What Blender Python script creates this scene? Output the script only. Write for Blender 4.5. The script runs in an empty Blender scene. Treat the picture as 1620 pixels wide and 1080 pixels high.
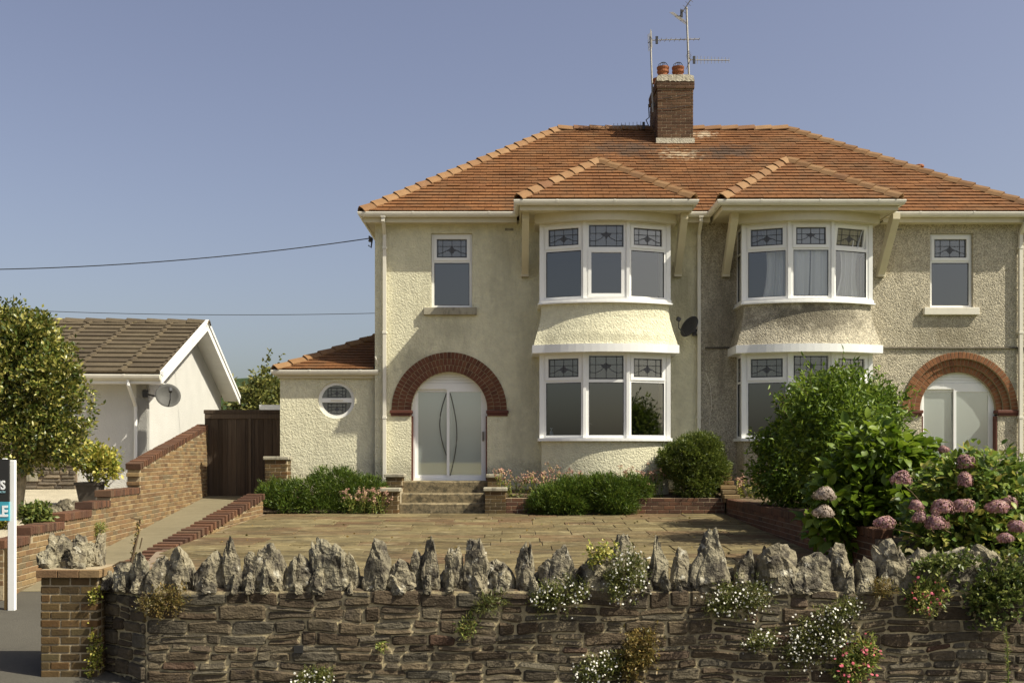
import bpy, bmesh, math, random
import numpy as np
from mathutils import Vector, Matrix, noise

# ------------------------------------------------------------------ camera, sky, sun, exposure
SC = bpy.context.scene
COL = SC.collection
EYE = 1.12            # eye height above the paved forecourt (z = 0 at the steps)
FPX, HX, HY = 1650.0, 810.0, 720.0
cam_d = bpy.data.cameras.new('camera')
cam = bpy.data.objects.new('camera', cam_d)
COL.objects.link(cam)
cam.location = (0, 0, EYE)
cam.rotation_euler = (math.radians(90), 0, 0)
cam_d.sensor_width = 36.0
cam_d.lens = 36.0 * FPX / 1620.0
cam_d.shift_y = (HY - 540.0) / 1620.0
cam_d.clip_end = 3000
SC.camera = cam
SUN_FROM = Vector((2.6, -1.0, 3.1)).normalized()
elev = math.asin(SUN_FROM.z)
world = bpy.data.worlds.new('World')
SC.world = world
world.use_nodes = True
wn = world.node_tree
sky = wn.nodes.new('ShaderNodeTexSky')
sky.sky_type = 'NISHITA'
sky.sun_disc = False
sky.sun_elevation = elev
sky.sun_rotation = math.atan2(SUN_FROM.x, SUN_FROM.y)
sky.air_density = 1.0
sky.dust_density = 3.0
sky.ozone_density = 1.0
hs = wn.nodes.new('ShaderNodeHueSaturation')
hs.inputs['Saturation'].default_value = 0.79
hs.inputs['Value'].default_value = 1.0
hs.inputs['Hue'].default_value = 0.518
wn.links.new(sky.outputs[0], hs.inputs['Color'])
bg = wn.nodes['Background']
bg.inputs['Strength'].default_value = 0.087
wn.links.new(hs.outputs[0], bg.inputs['Color'])
sun_d = bpy.data.lights.new('sun', 'SUN')
sun_d.energy = 5.0
sun_d.angle = math.radians(0.5)
sun_d.color = (1.0, 0.945, 0.80)
sun = bpy.data.objects.new('sun', sun_d)
COL.objects.link(sun)
sun.location = (20, -10, 30)
sun.rotation_euler = SUN_FROM.to_track_quat('Z', 'Y').to_euler()
SC.view_settings.view_transform = 'Standard'
SC.view_settings.look = 'None'
SC.view_settings.gamma = 1.0
SC.view_settings.exposure = 0.55
SC.view_settings.use_curve_mapping = False
SC.render.engine = 'CYCLES'
SC.cycles.use_denoising = True
SC.cycles.max_bounces = 8
SC.cycles.transparent_max_bounces = 16
SC.cycles.sample_clamp_indirect = 6.0

random.seed(7)
RNG = np.random.default_rng(11)
R = random.uniform

def P(px, py, Y):
    """a point of the place from its measured picture position and its distance"""
    return Vector(((px - HX) * Y / FPX, Y, EYE - (py - HY) * Y / FPX))

# ------------------------------------------------------------------ object helpers
BASE = {}
def attach(o, parent):
    COL.objects.link(o)
    if parent is not None:
        o.parent = parent
        b = BASE.get(parent.name)
        if b is not None:
            o.matrix_parent_inverse = Matrix.Translation(-b)
    return o

def tag(o, label=None, cat=None, group=None, kind=None):
    if label: o['label'] = label
    if cat: o['category'] = cat
    if group: o['group'] = group
    if kind: o['kind'] = kind
    return o

def thing(name, label, cat, loc, group=None):
    o = bpy.data.objects.new(name, None)
    o.empty_display_size = 0.2
    COL.objects.link(o)
    o.location = loc
    BASE[o.name] = Vector(loc)
    return tag(o, label, cat, group)

CB_F = [(0,2,6,4)]
def chamfer_box(sx, sy, sz, c):
    """verts and faces of a chamfered box centred on 0"""
    hx, hy, hz = sx/2, sy/2, sz/2
    vs, idx = [], {}
    for x in (-1, 1):
        for y in (-1, 1):
            for z in (-1, 1):
                for a in range(3):
                    p = [x*(hx-c), y*(hy-c), z*(hz-c)]
                    p[a] = (x*hx, y*hy, z*hz)[a]
                    idx[(x, y, z, a)] = len(vs)
                    vs.append(tuple(p))
    fs = []
    for a in range(3):
        b, d = (a+1) % 3, (a+2) % 3
        for s in (-1, 1):
            q = []
            for (i, j) in ((-1,-1), (1,-1), (1,1), (-1,1)):
                k = [0,0,0]; k[a] = s; k[b] = i; k[d] = j
                q.append(idx[(*k, a)])
            fs.append(q if s > 0 else q[::-1])
    for a in range(3):
        b, d = (a+1) % 3, (a+2) % 3
        for i in (-1, 1):
            for j in (-1, 1):
                k0 = [0,0,0]; k0[b] = i; k0[d] = j; k0[a] = -1
                k1 = list(k0); k1[a] = 1
                q = [idx[(*k0, b)], idx[(*k1, b)], idx[(*k1, d)], idx[(*k0, d)]]
                fs.append(q if i*j < 0 else q[::-1])
    for x in (-1, 1):
        for y in (-1, 1):
            for z in (-1, 1):
                t = [idx[(x,y,z,0)], idx[(x,y,z,1)], idx[(x,y,z,2)]]
                fs.append(t if x*y*z > 0 else t[::-1])
    return vs, fs

class MB:
    def __init__(s, M=None):
        s.v, s.f, s.M = [], [], M
    def add(s, vs, fs, M=None):
        o = len(s.v)
        m = M if M is not None else s.M
        if m is not None:
            vs = [tuple(m @ Vector(p)) for p in vs]
        s.v.extend(vs)
        s.f.extend([tuple(i + o for i in f) for f in fs])
        return s
    def box(s, x0, x1, y0, y1, z0, z1, M=None):
        v = [(x,y,z) for x in (x0,x1) for y in (y0,y1) for z in (z0,z1)]
        return s.add(v, [(0,1,3,2),(4,6,7,5),(0,4,5,1),(2,3,7,6),(0,2,6,4),(1,5,7,3)], M)
    def cbox(s, x0, x1, y0, y1, z0, z1, c=0.006, M=None):
        vs, fs = chamfer_box(x1-x0, y1-y0, z1-z0, c)
        o = ((x0+x1)/2, (y0+y1)/2, (z0+z1)/2)
        return s.add([(p[0]+o[0], p[1]+o[1], p[2]+o[2]) for p in vs], fs, M)
    def prism(s, pts, z0, z1, M=None):
        """plan polygon (counter-clockwise) from z0 to z1"""
        n = len(pts)
        v = [(p[0], p[1], z0) for p in pts] + [(p[0], p[1], z1) for p in pts]
        f = [tuple(range(n))[::-1], tuple(range(n, 2*n))]
        f += [(i, (i+1) % n, n+(i+1) % n, n+i) for i in range(n)]
        return s.add(v, f, M)
    def xprism(s, pts, y0, y1, M=None):
        """front polygon of (x, z) from y0 back to y1"""
        n = len(pts)
        v = [(p[0], y0, p[1]) for p in pts] + [(p[0], y1, p[1]) for p in pts]
        f = [tuple(range(n)), tuple(range(n, 2*n))[::-1]]
        f += [((i+1) % n, i, n+i, n+(i+1) % n) for i in range(n)]
        return s.add(v, f, M)
    def tube(s, pts, r, n=6, M=None):
        pts = [Vector(p) for p in pts]
        k = len(pts)
        rs = r if isinstance(r, (list, tuple)) else [r]*k
        v, f = [], []
        ref = Vector((0,0,1))
        for i, p in enumerate(pts):
            d = (pts[min(i+1, k-1)] - pts[max(i-1, 0)]).normalized()
            a = d.cross(ref)
            if a.length < 0.1: a = d.cross(Vector((1,0,0)))
            a.normalize(); b = d.cross(a)
            for j in range(n):
                t = 2*math.pi*j/n
                v.append(tuple(p + (a*math.cos(t) + b*math.sin(t))*rs[i]))
        for i in range(k-1):
            for j in range(n):
                f.append((i*n+j, i*n+(j+1) % n, (i+1)*n+(j+1) % n, (i+1)*n+j))
        f.append(tuple(range(n))[::-1]); f.append(tuple(range((k-1)*n, k*n)))
        return s.add(v, f, M)
    def lathe(s, prof, c, n=16, M=None):
        v, f = [], []
        for (r, z) in prof:
            for j in range(n):
                t = 2*math.pi*j/n
                v.append((c[0]+r*math.cos(t), c[1]+r*math.sin(t), c[2]+z))
        for i in range(len(prof)-1):
            for j in range(n):
                f.append((i*n+j, i*n+(j+1) % n, (i+1)*n+(j+1) % n, (i+1)*n+j))
        f.append(tuple(range(n))[::-1]); f.append(tuple(range((len(prof)-1)*n, len(prof)*n)))
        return s.add(v, f, M)
    def sweep(s, prof, path, closed_prof=True, M=None):
        """profile of (outward, z) along a level plan path of (x, y, z); outward is to the right of travel"""
        path = [Vector(p) for p in path]
        k, n = len(path), len(prof)
        v, f = [], []
        for i, p in enumerate(path):
            ds = []
            if i > 0: ds.append((path[i]-path[i-1]).normalized())
            if i < k-1: ds.append((path[i+1]-path[i]).normalized())
            ns = [Vector((d.y, -d.x, 0)) for d in ds]
            m = sum(ns, Vector()).normalized()
            m = m / max(0.3, m.dot(ns[0]))
            for (a, z) in prof:
                q = p + m*a
                v.append((q.x, q.y, p.z+z))
        for i in range(k-1):
            for j in range(n if closed_prof else n-1):
                f.append((i*n+j, (i+1)*n+j, (i+1)*n+(j+1) % n, i*n+(j+1) % n))
        if closed_prof:
            f.append(tuple(range(n))); f.append(tuple(range((k-1)*n, k*n))[::-1])
        return s.add(v, f, M)
    def quad(s, a, b, c, d, M=None):
        return s.add([tuple(a), tuple(b), tuple(c), tuple(d)], [(0,1,2,3)], M)
    def mesh(s, name, mat, smooth=False, fix=True, origin=None):
        me = bpy.data.meshes.new(name)
        v = s.v
        if origin is not None:
            v = [(p[0]-origin[0], p[1]-origin[1], p[2]-origin[2]) for p in v]
        me.from_pydata(v, [], s.f)
        if fix:
            bm = bmesh.new(); bm.from_mesh(me)
            bmesh.ops.recalc_face_normals(bm, faces=bm.faces)
            bm.to_mesh(me); bm.free()
        if mat is not None: me.materials.append(mat)
        if smooth:
            me.polygons.foreach_set('use_smooth', [True]*len(me.polygons))
        me.update()
        return me
    def build(s, name, mat, parent=None, smooth=False, fix=True, origin=None):
        me = s.mesh(name, mat, smooth, fix, origin)
        o = bpy.data.objects.new(name, me)
        if origin is not None:
            o.location = origin
        attach(o, parent)
        if origin is not None and parent is None:
            BASE[o.name] = Vector(origin)
        return o

def np_mesh(name, V, T, mat, smooth=False):
    me = bpy.data.meshes.new(name)
    V = np.asarray(V, dtype=np.float32); T = np.asarray(T, dtype=np.int32)
    me.vertices.add(len(V)); me.vertices.foreach_set('co', V.ravel())
    me.loops.add(T.size); me.loops.foreach_set('vertex_index', T.ravel())
    me.polygons.add(len(T))
    k = T.shape[1]
    me.polygons.foreach_set('loop_start', np.arange(0, T.size, k, dtype=np.int32))
    if smooth:
        me.polygons.foreach_set('use_smooth', np.ones(len(T), dtype=bool))
    me.materials.append(mat)
    me.update(calc_edges=True)
    me.validate()
    return me

def np_obj(name, V, T, mat, parent=None, origin=None, smooth=False):
    if origin is not None:
        V = np.asarray(V) - np.asarray(origin)
    o = bpy.data.objects.new(name, np_mesh(name, V, T, mat, smooth))
    if origin is not None: o.location = origin
    attach(o, parent)
    return o

def frame_matrix(o, ux, n):
    """local (a, b, c): a along ux, b INTO the wall (against the outward normal n), c up"""
    ux = Vector(ux).normalized(); n = Vector(n).normalized()
    uz = Vector((0,0,1))
    m = Matrix((( ux.x, -n.x, uz.x, o[0]), (ux.y, -n.y, uz.y, o[1]), (ux.z, -n.z, uz.z, o[2]), (0,0,0,1)))
    return m

# ------------------------------------------------------------------ materials
def N(nt, t, **kw):
    n = nt.nodes.new(t)
    for k, v in kw.items():
        if k in n.inputs: n.inputs[k].default_value = v
        else: setattr(n, k, v)
    return n

def _ramp(nt, cols, interp='LINEAR'):
    r = nt.nodes.new('ShaderNodeValToRGB')
    r.color_ramp.interpolation = interp
    e = r.color_ramp.elements
    while len(e) < len(cols): e.new(0.5)
    for i, c in enumerate(cols):
        e[i].position = i / max(1, len(cols)-1) if interp == 'LINEAR' else i / len(cols)
        e[i].color = (*c, 1)
    return r

def _pos(nt, scale=(1,1,1), rot=None):
    g = nt.nodes.new('ShaderNodeNewGeometry')
    m = nt.nodes.new('ShaderNodeMapping')
    m.inputs['Scale'].default_value = scale
    if rot: m.inputs['Rotation'].default_value = rot
    nt.links.new(g.outputs['Position'], m.inputs['Vector'])
    return m.outputs[0]

def _rand(nt):
    g = nt.nodes.new('ShaderNodeNewGeometry')
    o = nt.nodes.new('ShaderNodeObjectInfo')
    a = N(nt, 'ShaderNodeMath', operation='ADD')
    f = N(nt, 'ShaderNodeMath', operation='FRACT')
    nt.links.new(g.outputs['Random Per Island'], a.inputs[0])
    nt.links.new(o.outputs['Random'], a.inputs[1])
    nt.links.new(a.outputs[0], f.inputs[0])
    return f.outputs[0]

def make_mat(name, palette, rough=0.85, spec=0.25, var=(), stains=(), bumps=(), metal=0.0, interp='LINEAR', mott=None, spots=()):
    """palette picked per piece; var: (scale, amount); stains: (scale3, colour, lo, hi[, amount]); bumps: (kind, scale, distance)"""
    m = bpy.data.materials.new(name); m.use_nodes = True
    nt = m.node_tree; L = nt.links
    b = nt.nodes['Principled BSDF']
    b.inputs['Roughness'].default_value = rough
    b.inputs['Specular IOR Level'].default_value = spec
    b.inputs['Metallic'].default_value = metal
    if len(palette) == 1:
        c = N(nt, 'ShaderNodeRGB'); c.outputs[0].default_value = (*palette[0], 1)
        col = c.outputs[0]
    else:
        r = _ramp(nt, palette, interp)
        L.new(_rand(nt), r.inputs[0]); col = r.outputs[0]
    if mott:      # mottled speckle: (scale, colour a, colour b)
        vo = N(nt, 'ShaderNodeTexVoronoi', Scale=mott[0])
        L.new(_pos(nt), vo.inputs['Vector'])
        rr = _ramp(nt, mott[1])
        L.new(vo.outputs['Color'], rr.inputs[0])
        mx = N(nt, 'ShaderNodeMix', data_type='RGBA', blend_type='MULTIPLY')
        mx.inputs[0].default_value = 1.0
        L.new(col, mx.inputs[6]); L.new(rr.outputs[0], mx.inputs[7]); col = mx.outputs[2]
    for (sc, am) in var:
        t = N(nt, 'ShaderNodeTexNoise', Scale=sc if not isinstance(sc, tuple) else 1.0, Detail=6.0, Roughness=0.6)
        L.new(_pos(nt, sc if isinstance(sc, tuple) else (1,1,1)), t.inputs['Vector'])
        mr = N(nt, 'ShaderNodeMapRange')
        mr.inputs[1].default_value = 0.25; mr.inputs[2].default_value = 0.75
        mr.inputs[3].default_value = 1-am; mr.inputs[4].default_value = 1+am
        L.new(t.outputs[0], mr.inputs[0])
        mx = N(nt, 'ShaderNodeVectorMath', operation='SCALE')
        L.new(col, mx.inputs[0]); L.new(mr.outputs[0], mx.inputs['Scale']); col = mx.outputs[0]
    for st in stains:
        sc, c2, lo, hi = st[:4]; am = st[4] if len(st) > 4 else 1.0
        t = N(nt, 'ShaderNodeTexNoise', Scale=1.0, Detail=7.0, Roughness=0.65)
        L.new(_pos(nt, sc), t.inputs['Vector'])
        mr = N(nt, 'ShaderNodeMapRange')
        mr.inputs[1].default_value = lo; mr.inputs[2].default_value = hi
        mr.inputs[3].default_value = 0; mr.inputs[4].default_value = am
        L.new(t.outputs[0], mr.inputs[0])
        mx = N(nt, 'ShaderNodeMix', data_type='RGBA')
        L.new(mr.outputs[0], mx.inputs[0]); L.new(col, mx.inputs[6])
        mx.inputs[7].default_value = (*c2, 1); col = mx.outputs[2]
    for (ctr, rad, c2, nsc, lo, hi, am) in spots:     # a stain of its own shape about one place
        g = N(nt, 'ShaderNodeNewGeometry'); sb = N(nt, 'ShaderNodeVectorMath', operation='SUBTRACT'); sb.inputs[1].default_value = ctr
        dv = N(nt, 'ShaderNodeVectorMath', operation='DIVIDE'); dv.inputs[1].default_value = rad
        ln = N(nt, 'ShaderNodeVectorMath', operation='LENGTH')
        L.new(g.outputs['Position'], sb.inputs[0]); L.new(sb.outputs[0], dv.inputs[0]); L.new(dv.outputs[0], ln.inputs[0])
        t = N(nt, 'ShaderNodeTexNoise', Scale=1.0, Detail=6.0, Roughness=0.65); L.new(_pos(nt, nsc), t.inputs['Vector'])
        ml = N(nt, 'ShaderNodeMath', operation='MULTIPLY'); ml.inputs[1].default_value = 0.45; L.new(ln.outputs['Value'], ml.inputs[0])
        sm = N(nt, 'ShaderNodeMath', operation='SUBTRACT'); L.new(t.outputs[0], sm.inputs[0]); L.new(ml.outputs[0], sm.inputs[1])
        mr = N(nt, 'ShaderNodeMapRange'); mr.inputs[1].default_value = lo; mr.inputs[2].default_value = hi; mr.inputs[3].default_value = 0; mr.inputs[4].default_value = am
        L.new(sm.outputs[0], mr.inputs[0])
        mx = N(nt, 'ShaderNodeMix', data_type='RGBA'); L.new(mr.outputs[0], mx.inputs[0]); L.new(col, mx.inputs[6]); mx.inputs[7].default_value = (*c2, 1); col = mx.outputs[2]
    L.new(col, b.inputs['Base Color'])
    nrm = None
    for (k, sc, dist) in bumps:
        if k == 'v':
            t = N(nt, 'ShaderNodeTexVoronoi', Scale=sc, feature='SMOOTH_F1')
            out = t.outputs['Distance']; dist = -dist
        else:
            t = N(nt, 'ShaderNodeTexNoise', Scale=sc if not isinstance(sc, tuple) else 1.0, Detail=4.0, Roughness=0.55)
            out = t.outputs[0]
        L.new(_pos(nt, sc if isinstance(sc, tuple) else (1,1,1)), t.inputs['Vector'])
        bp = N(nt, 'ShaderNodeBump', Strength=1.0, Distance=abs(dist))
        bp.invert = dist < 0
        L.new(out, bp.inputs['Height'])
        if nrm is not None: L.new(nrm, bp.inputs['Normal'])
        nrm = bp.outputs[0]
    if nrm is not None: L.new(nrm, b.inputs['Normal'])
    return m

def leaf_mat(name, palette, trans=0.35, rough=0.45, spec=0.35, patch=2.5, interp='LINEAR'):
    m = bpy.data.materials.new(name); m.use_nodes = True
    nt = m.node_tree; L = nt.links
    b = nt.nodes['Principled BSDF']; out = nt.nodes['Material Output']
    r = _ramp(nt, palette, interp)
    L.new(_rand(nt), r.inputs[0])
    t = N(nt, 'ShaderNodeTexNoise', Scale=patch, Detail=3.0)
    L.new(_pos(nt), t.inputs['Vector'])
    mr = N(nt, 'ShaderNodeMapRange')
    mr.inputs[1].default_value = 0.3; mr.inputs[2].default_value = 0.7
    mr.inputs[3].default_value = 0.72; mr.inputs[4].default_value = 1.28
    L.new(t.outputs[0], mr.inputs[0])
    mx = N(nt, 'ShaderNodeVectorMath', operation='SCALE')
    L.new(r.outputs[0], mx.inputs[0]); L.new(mr.outputs[0], mx.inputs['Scale'])
    L.new(mx.outputs[0], b.inputs['Base Color'])
    b.inputs['Roughness'].default_value = rough
    b.inputs['Specular IOR Level'].default_value = spec
    tr = N(nt, 'ShaderNodeBsdfTranslucent')
    L.new(mx.outputs[0], tr.inputs['Color'])
    ms = N(nt, 'ShaderNodeMixShader'); ms.inputs[0].default_value = trans
    L.new(b.outputs[0], ms.inputs[1]); L.new(tr.outputs[0], ms.inputs[2])
    L.new(ms.outputs[0], out.inputs['Surface'])
    return m

def glass_mat(name, tint=(0.8,0.84,0.82), base=0.10, milk=0.0, milkcol=(0.6,0.68,0.64)):
    m = bpy.data.materials.new(name); m.use_nodes = True
    nt = m.node_tree; L = nt.links
    nt.nodes.remove(nt.nodes['Principled BSDF']); out = nt.nodes['Material Output']
    tr = N(nt, 'ShaderNodeBsdfTransparent'); tr.inputs[0].default_value = (*tint, 1)
    gl = N(nt, 'ShaderNodeBsdfGlossy'); gl.inputs['Roughness'].default_value = 0.02
    gl.inputs[0].default_value = (0.97, 0.94, 0.86, 1)
    fr = N(nt, 'ShaderNodeFresnel', IOR=1.5)
    mr = N(nt, 'ShaderNodeMapRange')
    mr.inputs[1].default_value = 0.04; mr.inputs[2].default_value = 1.0
    mr.inputs[3].default_value = base; mr.inputs[4].default_value = 1.0
    L.new(fr.outputs[0], mr.inputs[0])
    first = tr
    if milk > 0:
        di = N(nt, 'ShaderNodeBsdfDiffuse'); di.inputs[0].default_value = (*milkcol, 1)
        m0 = N(nt, 'ShaderNodeMixShader'); m0.inputs[0].default_value = milk
        L.new(tr.outputs[0], m0.inputs[1]); L.new(di.outputs[0], m0.inputs[2]); first = m0
    ms = N(nt, 'ShaderNodeMixShader')
    L.new(mr.outputs[0], ms.inputs[0]); L.new(first.outputs[0], ms.inputs[1]); L.new(gl.outputs[0], ms.inputs[2])
    L.new(ms.outputs[0], out.inputs['Surface'])
    return m

MT = {}
MT['cream'] = make_mat('cream_roughcast', [(0.71,0.67,0.475)], 0.95, 0.1,
    var=((1.1,0.09),(9.0,0.10),((3.0,3.0,0.5),0.07)), stains=(((2.2,2.2,0.7),(0.36,0.32,0.21),0.56,0.78,0.55),((7,7,1.2),(0.25,0.23,0.16),0.64,0.80,0.45)),
    bumps=(('n',27.0,0.030),('n',75.0,0.012)),
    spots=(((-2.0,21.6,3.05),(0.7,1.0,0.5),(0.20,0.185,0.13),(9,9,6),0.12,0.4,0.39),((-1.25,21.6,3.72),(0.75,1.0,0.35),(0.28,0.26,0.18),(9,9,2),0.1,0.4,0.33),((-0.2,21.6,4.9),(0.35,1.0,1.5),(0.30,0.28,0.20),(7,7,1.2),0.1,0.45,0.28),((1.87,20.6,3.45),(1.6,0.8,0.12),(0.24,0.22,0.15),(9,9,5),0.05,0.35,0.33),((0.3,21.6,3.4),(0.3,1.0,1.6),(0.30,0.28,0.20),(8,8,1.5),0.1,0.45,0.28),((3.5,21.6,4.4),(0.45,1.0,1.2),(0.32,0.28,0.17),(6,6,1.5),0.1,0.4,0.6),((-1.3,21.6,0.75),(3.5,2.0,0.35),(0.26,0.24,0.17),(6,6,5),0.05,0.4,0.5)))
MT['pebble'] = make_mat('grey_pebbledash', [(0.53,0.48,0.365)], 0.95, 0.1, mott=(55.0, [(0.42,0.40,0.38),(0.8,0.8,0.8),(1.25,1.22,1.15)]),
    var=((0.9,0.12),(6.0,0.12)), stains=(((1.6,1.6,0.8),(0.16,0.13,0.08),0.56,0.76,0.6),), bumps=(('v',48.0,0.014),('n',20.0,0.012)),
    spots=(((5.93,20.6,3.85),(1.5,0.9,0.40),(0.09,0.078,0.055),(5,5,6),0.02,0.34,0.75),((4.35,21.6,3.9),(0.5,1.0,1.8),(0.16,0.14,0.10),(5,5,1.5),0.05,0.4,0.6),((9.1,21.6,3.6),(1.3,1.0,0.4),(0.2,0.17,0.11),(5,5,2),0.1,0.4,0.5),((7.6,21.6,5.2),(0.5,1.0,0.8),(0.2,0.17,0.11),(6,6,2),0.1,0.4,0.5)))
MT['white_render'] = make_mat('white_roughcast', [(0.563,0.549,0.507)], 0.9, 0.1, var=((2.0,0.05),), bumps=(('n',40.0,0.012),))
MT['tile'] = make_mat('clay_roof_tile', [(0.152,0.066,0.026),(0.164,0.072,0.028),(0.176,0.079,0.03),(0.159,0.07,0.027),(0.19,0.087,0.034)], 0.85, 0.15,
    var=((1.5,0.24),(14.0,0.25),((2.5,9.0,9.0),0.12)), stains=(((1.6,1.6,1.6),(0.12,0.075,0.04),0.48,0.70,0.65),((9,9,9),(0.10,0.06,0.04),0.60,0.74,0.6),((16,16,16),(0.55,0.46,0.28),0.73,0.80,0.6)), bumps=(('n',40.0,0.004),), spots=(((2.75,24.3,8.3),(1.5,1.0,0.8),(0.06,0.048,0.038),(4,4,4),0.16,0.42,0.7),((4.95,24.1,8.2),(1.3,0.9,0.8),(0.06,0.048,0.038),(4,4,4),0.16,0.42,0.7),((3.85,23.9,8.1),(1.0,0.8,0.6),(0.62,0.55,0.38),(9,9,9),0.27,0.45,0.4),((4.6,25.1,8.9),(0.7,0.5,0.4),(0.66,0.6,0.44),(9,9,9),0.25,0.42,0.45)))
MT['ridge'] = make_mat('clay_ridge_tile', [(0.183,0.096,0.042),(0.218,0.12,0.053),(0.246,0.144,0.067),(0.157,0.077,0.036)], 0.8, 0.2, var=((6.0,0.15),), stains=(((10,10,10),(0.25,0.16,0.09),0.6,0.72,0.5),))
MT['conc_tile'] = make_mat('brown_concrete_tile', [(0.073,0.056,0.036),(0.101,0.079,0.049),(0.086,0.066,0.041)], 0.9, 0.15, var=((3.0,0.2),(18.0,0.2)), stains=(((8,8,8),(0.26,0.22,0.10),0.62,0.76,0.5),), bumps=(('n',50.0,0.004),))
BR_ST = (((14,14,14),(0.07,0.05,0.04),0.60,0.75,0.6),((22,22,22),(0.45,0.38,0.28),0.70,0.80,0.35))
MT['brick_red'] = make_mat('orange_red_brick', [(0.121,0.075,0.04),(0.184,0.116,0.057),(0.234,0.154,0.073),(0.156,0.093,0.049),(0.257,0.179,0.087),(0.137,0.105,0.061),(0.212,0.125,0.062)], 0.9, 0.15, var=((9.0,0.18),(50.0,0.12)), stains=BR_ST, bumps=(('n',60.0,0.004),))
MT['brick_dark'] = make_mat('dark_red_brick', [(0.064,0.036,0.024),(0.106,0.053,0.031),(0.14,0.068,0.037),(0.089,0.044,0.028),(0.119,0.072,0.043)], 0.85, 0.2, var=((9.0,0.18),(50.0,0.12)), stains=BR_ST, bumps=(('n',60.0,0.004),))
MT['brick_arch'] = make_mat('painted_arch_brick', [(0.094,0.039,0.023),(0.142,0.058,0.031),(0.118,0.045,0.026),(0.165,0.073,0.037)], 0.8, 0.2, var=((9.0,0.15),), bumps=(('n',60.0,0.003),))
MT['brick_arch2'] = make_mat('orange_arch_brick', [(0.178,0.075,0.037),(0.247,0.111,0.049),(0.213,0.093,0.044)], 0.85, 0.2, var=((9.0,0.15),), bumps=(('n',60.0,0.003),))
MT['brick_brown'] = make_mat('brown_chimney_brick', [(0.076,0.043,0.026),(0.108,0.061,0.036),(0.137,0.079,0.043),(0.086,0.05,0.03)], 0.9, 0.15, var=((9.0,0.18),(50.0,0.12)), stains=BR_ST, bumps=(('n',60.0,0.004),))
MT['brick_pier'] = make_mat('brown_pier_brick', [(0.058,0.04,0.02),(0.089,0.06,0.027),(0.116,0.077,0.032),(0.073,0.053,0.027),(0.128,0.071,0.028),(0.098,0.08,0.039)], 0.9, 0.15, var=((9.0,0.2),(50.0,0.14)), stains=BR_ST, bumps=(('n',60.0,0.004),))
MT['impost'] = make_mat('brown_red_paint', [(0.115,0.04,0.025)], 0.6, 0.3, var=((6.0,0.15),))
MT['mortar'] = make_mat('sandy_mortar', [(0.468,0.383,0.221)], 0.95, 0.1, var=((3.0,0.3),(40.0,0.18)), stains=(((4,4,5),(0.10,0.085,0.06),0.46,0.64,0.8),), bumps=(('n',45.0,0.008),))
MT['mortar_brick'] = make_mat('brick_mortar', [(0.34,0.275,0.175)], 0.95, 0.1, var=((5.0,0.2),(40.0,0.15)), stains=(((6,6,6),(0.13,0.10,0.07),0.54,0.72,0.7),), bumps=(('n',45.0,0.006),))
MT['mortar_dark'] = make_mat('dark_mortar', [(0.22,0.17,0.12)], 0.95, 0.1, var=((5.0,0.2),), bumps=(('n',45.0,0.006),))
MT['upvc'] = make_mat('white_window_plastic', [(0.82,0.81,0.77)], 0.35, 0.4, var=((1.5,0.04),), stains=(((12,12,3),(0.5,0.46,0.36),0.66,0.82,0.35),))
MT['gutter'] = make_mat('cream_white_gutter_plastic', [(0.70,0.66,0.55)], 0.4, 0.35, var=((3.0,0.08),), stains=(((9,9,4),(0.35,0.31,0.22),0.6,0.8,0.45),))
MT['timber'] = make_mat('cream_painted_timber', [(0.60,0.54,0.38)], 0.6, 0.3, var=((2.0,0.08),), stains=(((8,8,2),(0.33,0.28,0.18),0.6,0.8,0.4),))
MT['sill'] = make_mat('weathered_concrete_sill', [(0.34,0.31,0.23)], 0.9, 0.15, var=((6.0,0.2),), stains=(((9,9,3),(0.09,0.08,0.06),0.5,0.7,0.8),), bumps=(('n',60.0,0.005),))
MT['concrete'] = make_mat('weathered_concrete', [(0.33,0.28,0.19)], 0.92, 0.15, var=((1.5,0.12),(14.0,0.15)), stains=(((3,3,3),(0.16,0.13,0.085),0.55,0.75,0.5),), bumps=(('n',70.0,0.006),))
MT['ledge_dark'] = make_mat('dark_ledge', [(0.10,0.088,0.065)], 0.95, 0.1, var=((8.0,0.3),))  # dark brown drip ledge colour with random variation
MT['step'] = make_mat('mossy_step_concrete', [(0.226,0.18,0.105)], 0.95, 0.1, var=((3,0.2),(22.0,0.35)), stains=(((10,10,10),(0.055,0.05,0.035),0.46,0.62,0.8),((25,25,25),(0.5,0.45,0.33),0.64,0.72,0.6)), bumps=(('n',50.0,0.01),))
MT['drive'] = make_mat('drive_concrete', [(0.18,0.153,0.095)], 0.92, 0.15, var=((0.8,0.1),(7.0,0.1),((1.0,6.0,1.0),0.08)), stains=(((2,2,2),(0.2,0.17,0.11),0.58,0.78,0.45),), bumps=(('n',60.0,0.006),))
MT['slab'] = make_mat('riven_paving_slab', [(0.097,0.072,0.035),(0.143,0.111,0.052),(0.19,0.152,0.075),(0.12,0.09,0.042),(0.163,0.131,0.064),(0.123,0.076,0.039),(0.155,0.119,0.057)], 0.9, 0.15,
    var=((1.2,0.25),((3.0,8.0,3.0),0.35),(25.0,0.25),(7.0,0.25)), stains=(((1.1,3.2,1.2),(0.07,0.055,0.03),0.48,0.64,0.75),((2.2,6,4),(0.42,0.36,0.21),0.57,0.70,0.6),((5,9,5),(0.05,0.04,0.025),0.60,0.70,0.7)), bumps=(('n',(4.0,14.0,4.0),0.02),('n',30.0,0.008)))
MT['tarmac'] = make_mat('worn_tarmac', [(0.08,0.073,0.058)], 0.92, 0.15, var=((0.8,0.15),(60.0,0.2)), stains=(((1.5,1.5,1.5),(0.06,0.055,0.045),0.58,0.7,0.6),), bumps=(('n',90.0,0.006),))
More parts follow.
